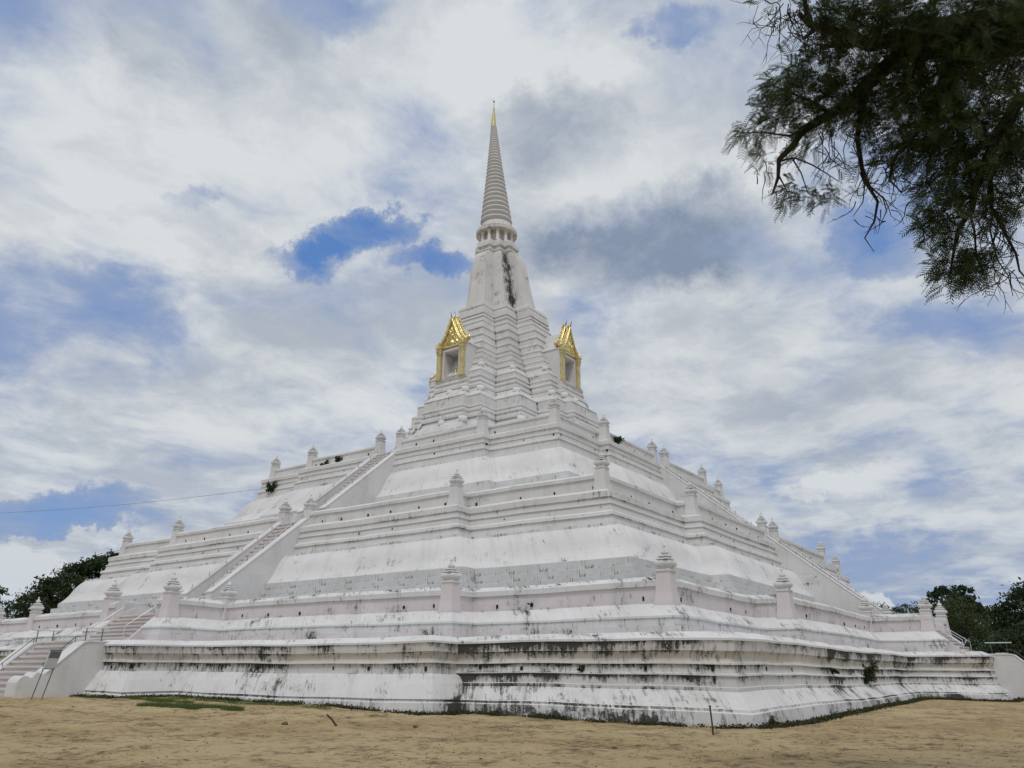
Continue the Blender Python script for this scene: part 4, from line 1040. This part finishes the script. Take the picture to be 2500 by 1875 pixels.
lo = leaf_object('weeds', leaves(pos, .075, .5), rng.random(n), WEED); tag(lo, 'low weeds and moss along the foot of the base', 'weeds', kind='stuff')
tuft = ghit(1885, 1776)
sprig(tuft, 16, .085, .24, 'bushy green weed at the foot of the near base corner', .9, (.2, .3, 0), WEED, 'weed')
def grass(cx, cy, rx, ry, ang, n, h):
    a = rng.random(n) * 2 * PI; r = np.sqrt(rng.random(n)); u = r * np.cos(a) * rx; v = r * np.sin(a) * ry
    keep = (np.sin(u * 2.2 + 1) * np.sin(v * 3.1) + .9 * rng.random(n) - .8 * r ** 3 + .3) > 0
    u, v = u[keep], v[keep]; ca, sa = math.cos(ang), math.sin(ang)
    x, y = cx + u * ca - v * sa, cy + u * sa + v * ca; n = len(x); p = np.stack([x, y, gz(x, y)], 1)
    d = unit(rng.normal(size=(n, 3)) * .45 + [0, 0, 1.]); s = unit(np.cross(d, rng.normal(size=(n, 3)))) * .006
    H = (h * rng.uniform(.4, 1.2, n))[:, None]; tip = p + d * H + rng.normal(size=(n, 3)) * .02
    return np.stack([p - s, p + s, tip + s * .2, tip - s * .2], 1)
gq = np.concatenate([grass(33.1, 7.6, .35, 2.6, 0., 5500, .10), grass(34.5, 12.0, .6, 2.5, .15, 12000, .12), grass(33.6, 4.0, .3, 1.6, 0, 2200, .08), grass(31.9, 11, .4, 6, 0, 5000, .09)])
tag(leaf_object('grass', gq, rng.random(len(gq)), GRASSM), 'patchy green grass growing along the left foot of the base', 'grass', kind='stuff')
# crumbs of earth, leaf litter
n = 5200; ang = rng.uniform(-.62, .62, n); dist = 8 + 24 * rng.random(n) ** 1.3
fw = np.array([FWD[0], FWD[1]]) / math.hypot(FWD[0], FWD[1]); rg = np.array([RGT[0], RGT[1]]) / math.hypot(RGT[0], RGT[1])
xy = np.array([CAM[0], CAM[1]]) + (fw * np.cos(ang)[:, None] + rg * np.sin(ang)[:, None]) * dist[:, None]
ok = ~((xy[:, 0] < 31.6) & (xy[:, 1] < 30.2)) & ~((xy[:, 0] < 36.3) & (xy[:, 1] < 6)); xy = xy[ok]
cl = np.sin(xy[:, 0] * .9) * np.sin(xy[:, 1] * 1.1 + xy[:, 0] * .3); xy = xy[rng.random(len(xy)) < .35 + .6 * (cl > .2)]
p = np.stack([xy[:, 0], xy[:, 1], gz(xy[:, 0], xy[:, 1]) + .022], 1)
lq = leaves(p, .06, .5); lq[:, :, 2] = p[:, None, 2] + (lq[:, :, 2] - p[:, None, 2]) * .35
tag(leaf_object('leaf_litter', lq, rng.random(len(lq)), STONE), 'dry leaf bits and crumbs scattered over the sand', 'litter', kind='stuff')
def clod(x, y, r, label):
    bm = bmesh.new(); bmesh.ops.create_icosphere(bm, subdivisions=2, radius=r)
    for v in bm.verts: v.co *= 1 + random.uniform(-.28, .28); v.co.z *= .55
    me = bpy.data.meshes.new('clod'); bm.to_mesh(me); bm.free(); me.materials.append(STONE)
    tag(link('clod', me, None, (x, y, float(gz(x, y)) + r * .2)), label, 'clod', 'dark clods lying in the sand')
for (px, py, r, lab) in ((696, 1769, .09, 'dark clod in the sand left of the leaning stick'), (1015, 1776, .07, 'dark clod in the sand right of the leaning stick'), (1500, 1828, .06, 'dark clod in the sand in front of the base corner'), (945, 1747, .05, 'small clod close to the foot of the left wall')):
    p = ghit(px, py); clod(p[0], p[1], r, lab)

# stake, stick
p = ghit(1742, 1795); mb = MB(); mb.tube([(0, 0, -.2), (-.01, -.02, .3), (-.03, -.05, .62)], [.022, .02, .02], 7); mb.box(-.05, -.01, -.07, -.03, .60, .64)
tag(mb.build('iron_stake', [RUST], None, tuple(p)), 'thin rusty iron stake standing in the sand near the base corner', 'stake')
p = ghit(824, 1772); dv = -RGT * .30 + np.array([0, 0, .27]); mb = MB(); mb.tube([np.array([0, 0, -.05]) + dv * -.1, dv * .5 + [0, 0, .01], dv], [.026, .024, .02], 7)
tag(mb.build('stick', [RUST], None, tuple(p)), 'short dark stick leaning out of the sand in front of the left wall', 'stick')

# notice board on two leaning legs at the foot of the left stair
pa, pb_ = ghit(73, 1708), ghit(99, 1706)
rt = tag(empty('notice_board', tuple(pa)), 'blank grey notice board on two thin legs by the left stair foot', 'notice board')
back = np.array([-fw[0], -fw[1], 0]) * -.0
side = unit(pb_ - pa); side[2] = 0; side = unit(side); W = float(np.linalg.norm(pb_ - pa)); H = 1.74
leanv = np.array([fw[0], fw[1], 0]) * .30 + side * .42
for s in (0, W):
    mb = MB(); mb.tube([side * s - [0, 0, .2], side * s + leanv + [0, 0, H]], .022, 6); mb.build('leg', [RAILDK], rt)
def plate(u0, u1, v0, v1, off, th):
    mb = MB(); nrm = unit(np.cross(side, leanv + [0, 0, H])); nrm = nrm if nrm @ (CAM - pa) > 0 else -nrm
    pts = []
    for o_ in (off, off + th):
        for (u, v) in ((u0, v0), (u1, v0), (u1, v1), (u0, v1)): pts.append(side * u + (leanv + [0, 0, H]) * v + nrm * o_)
    for f in ((0, 1, 2, 3), (4, 5, 6, 7), (0, 1, 5, 4), (1, 2, 6, 5), (2, 3, 7, 6), (3, 0, 4, 7)): mb.face([tuple(pts[i]) for i in f])
    return mb
plate(-.06, W + .06, .62, 1.0, .02, .02).build('panel', [PANEL], rt); plate(-.02, W + .02, .84, .98, .043, .012).build('header_band', [PANELDK], rt)
plate(-.08, W + .08, .995, 1.012, .015, .035).build('frame', [RAILDK], rt); plate(-.08, W + .08, .605, .62, .015, .035).build('frame', [RAILDK], rt)

# cable from the far left corner of the upper terrace
pA = hit_x(640, 1193, 13.6); pB = at(-120, 1256, 95)
mb = MB(); mb.tube([pA + (pB - pA) * t - np.array([0, 0, 1.]) * 1.6 * t * (1 - t) for t in np.linspace(0, 1, 14)], .012, 5)
tag(mb.build('cable', [CABLE]), 'thin black cable strung from the upper terrace out to the left', 'cable')
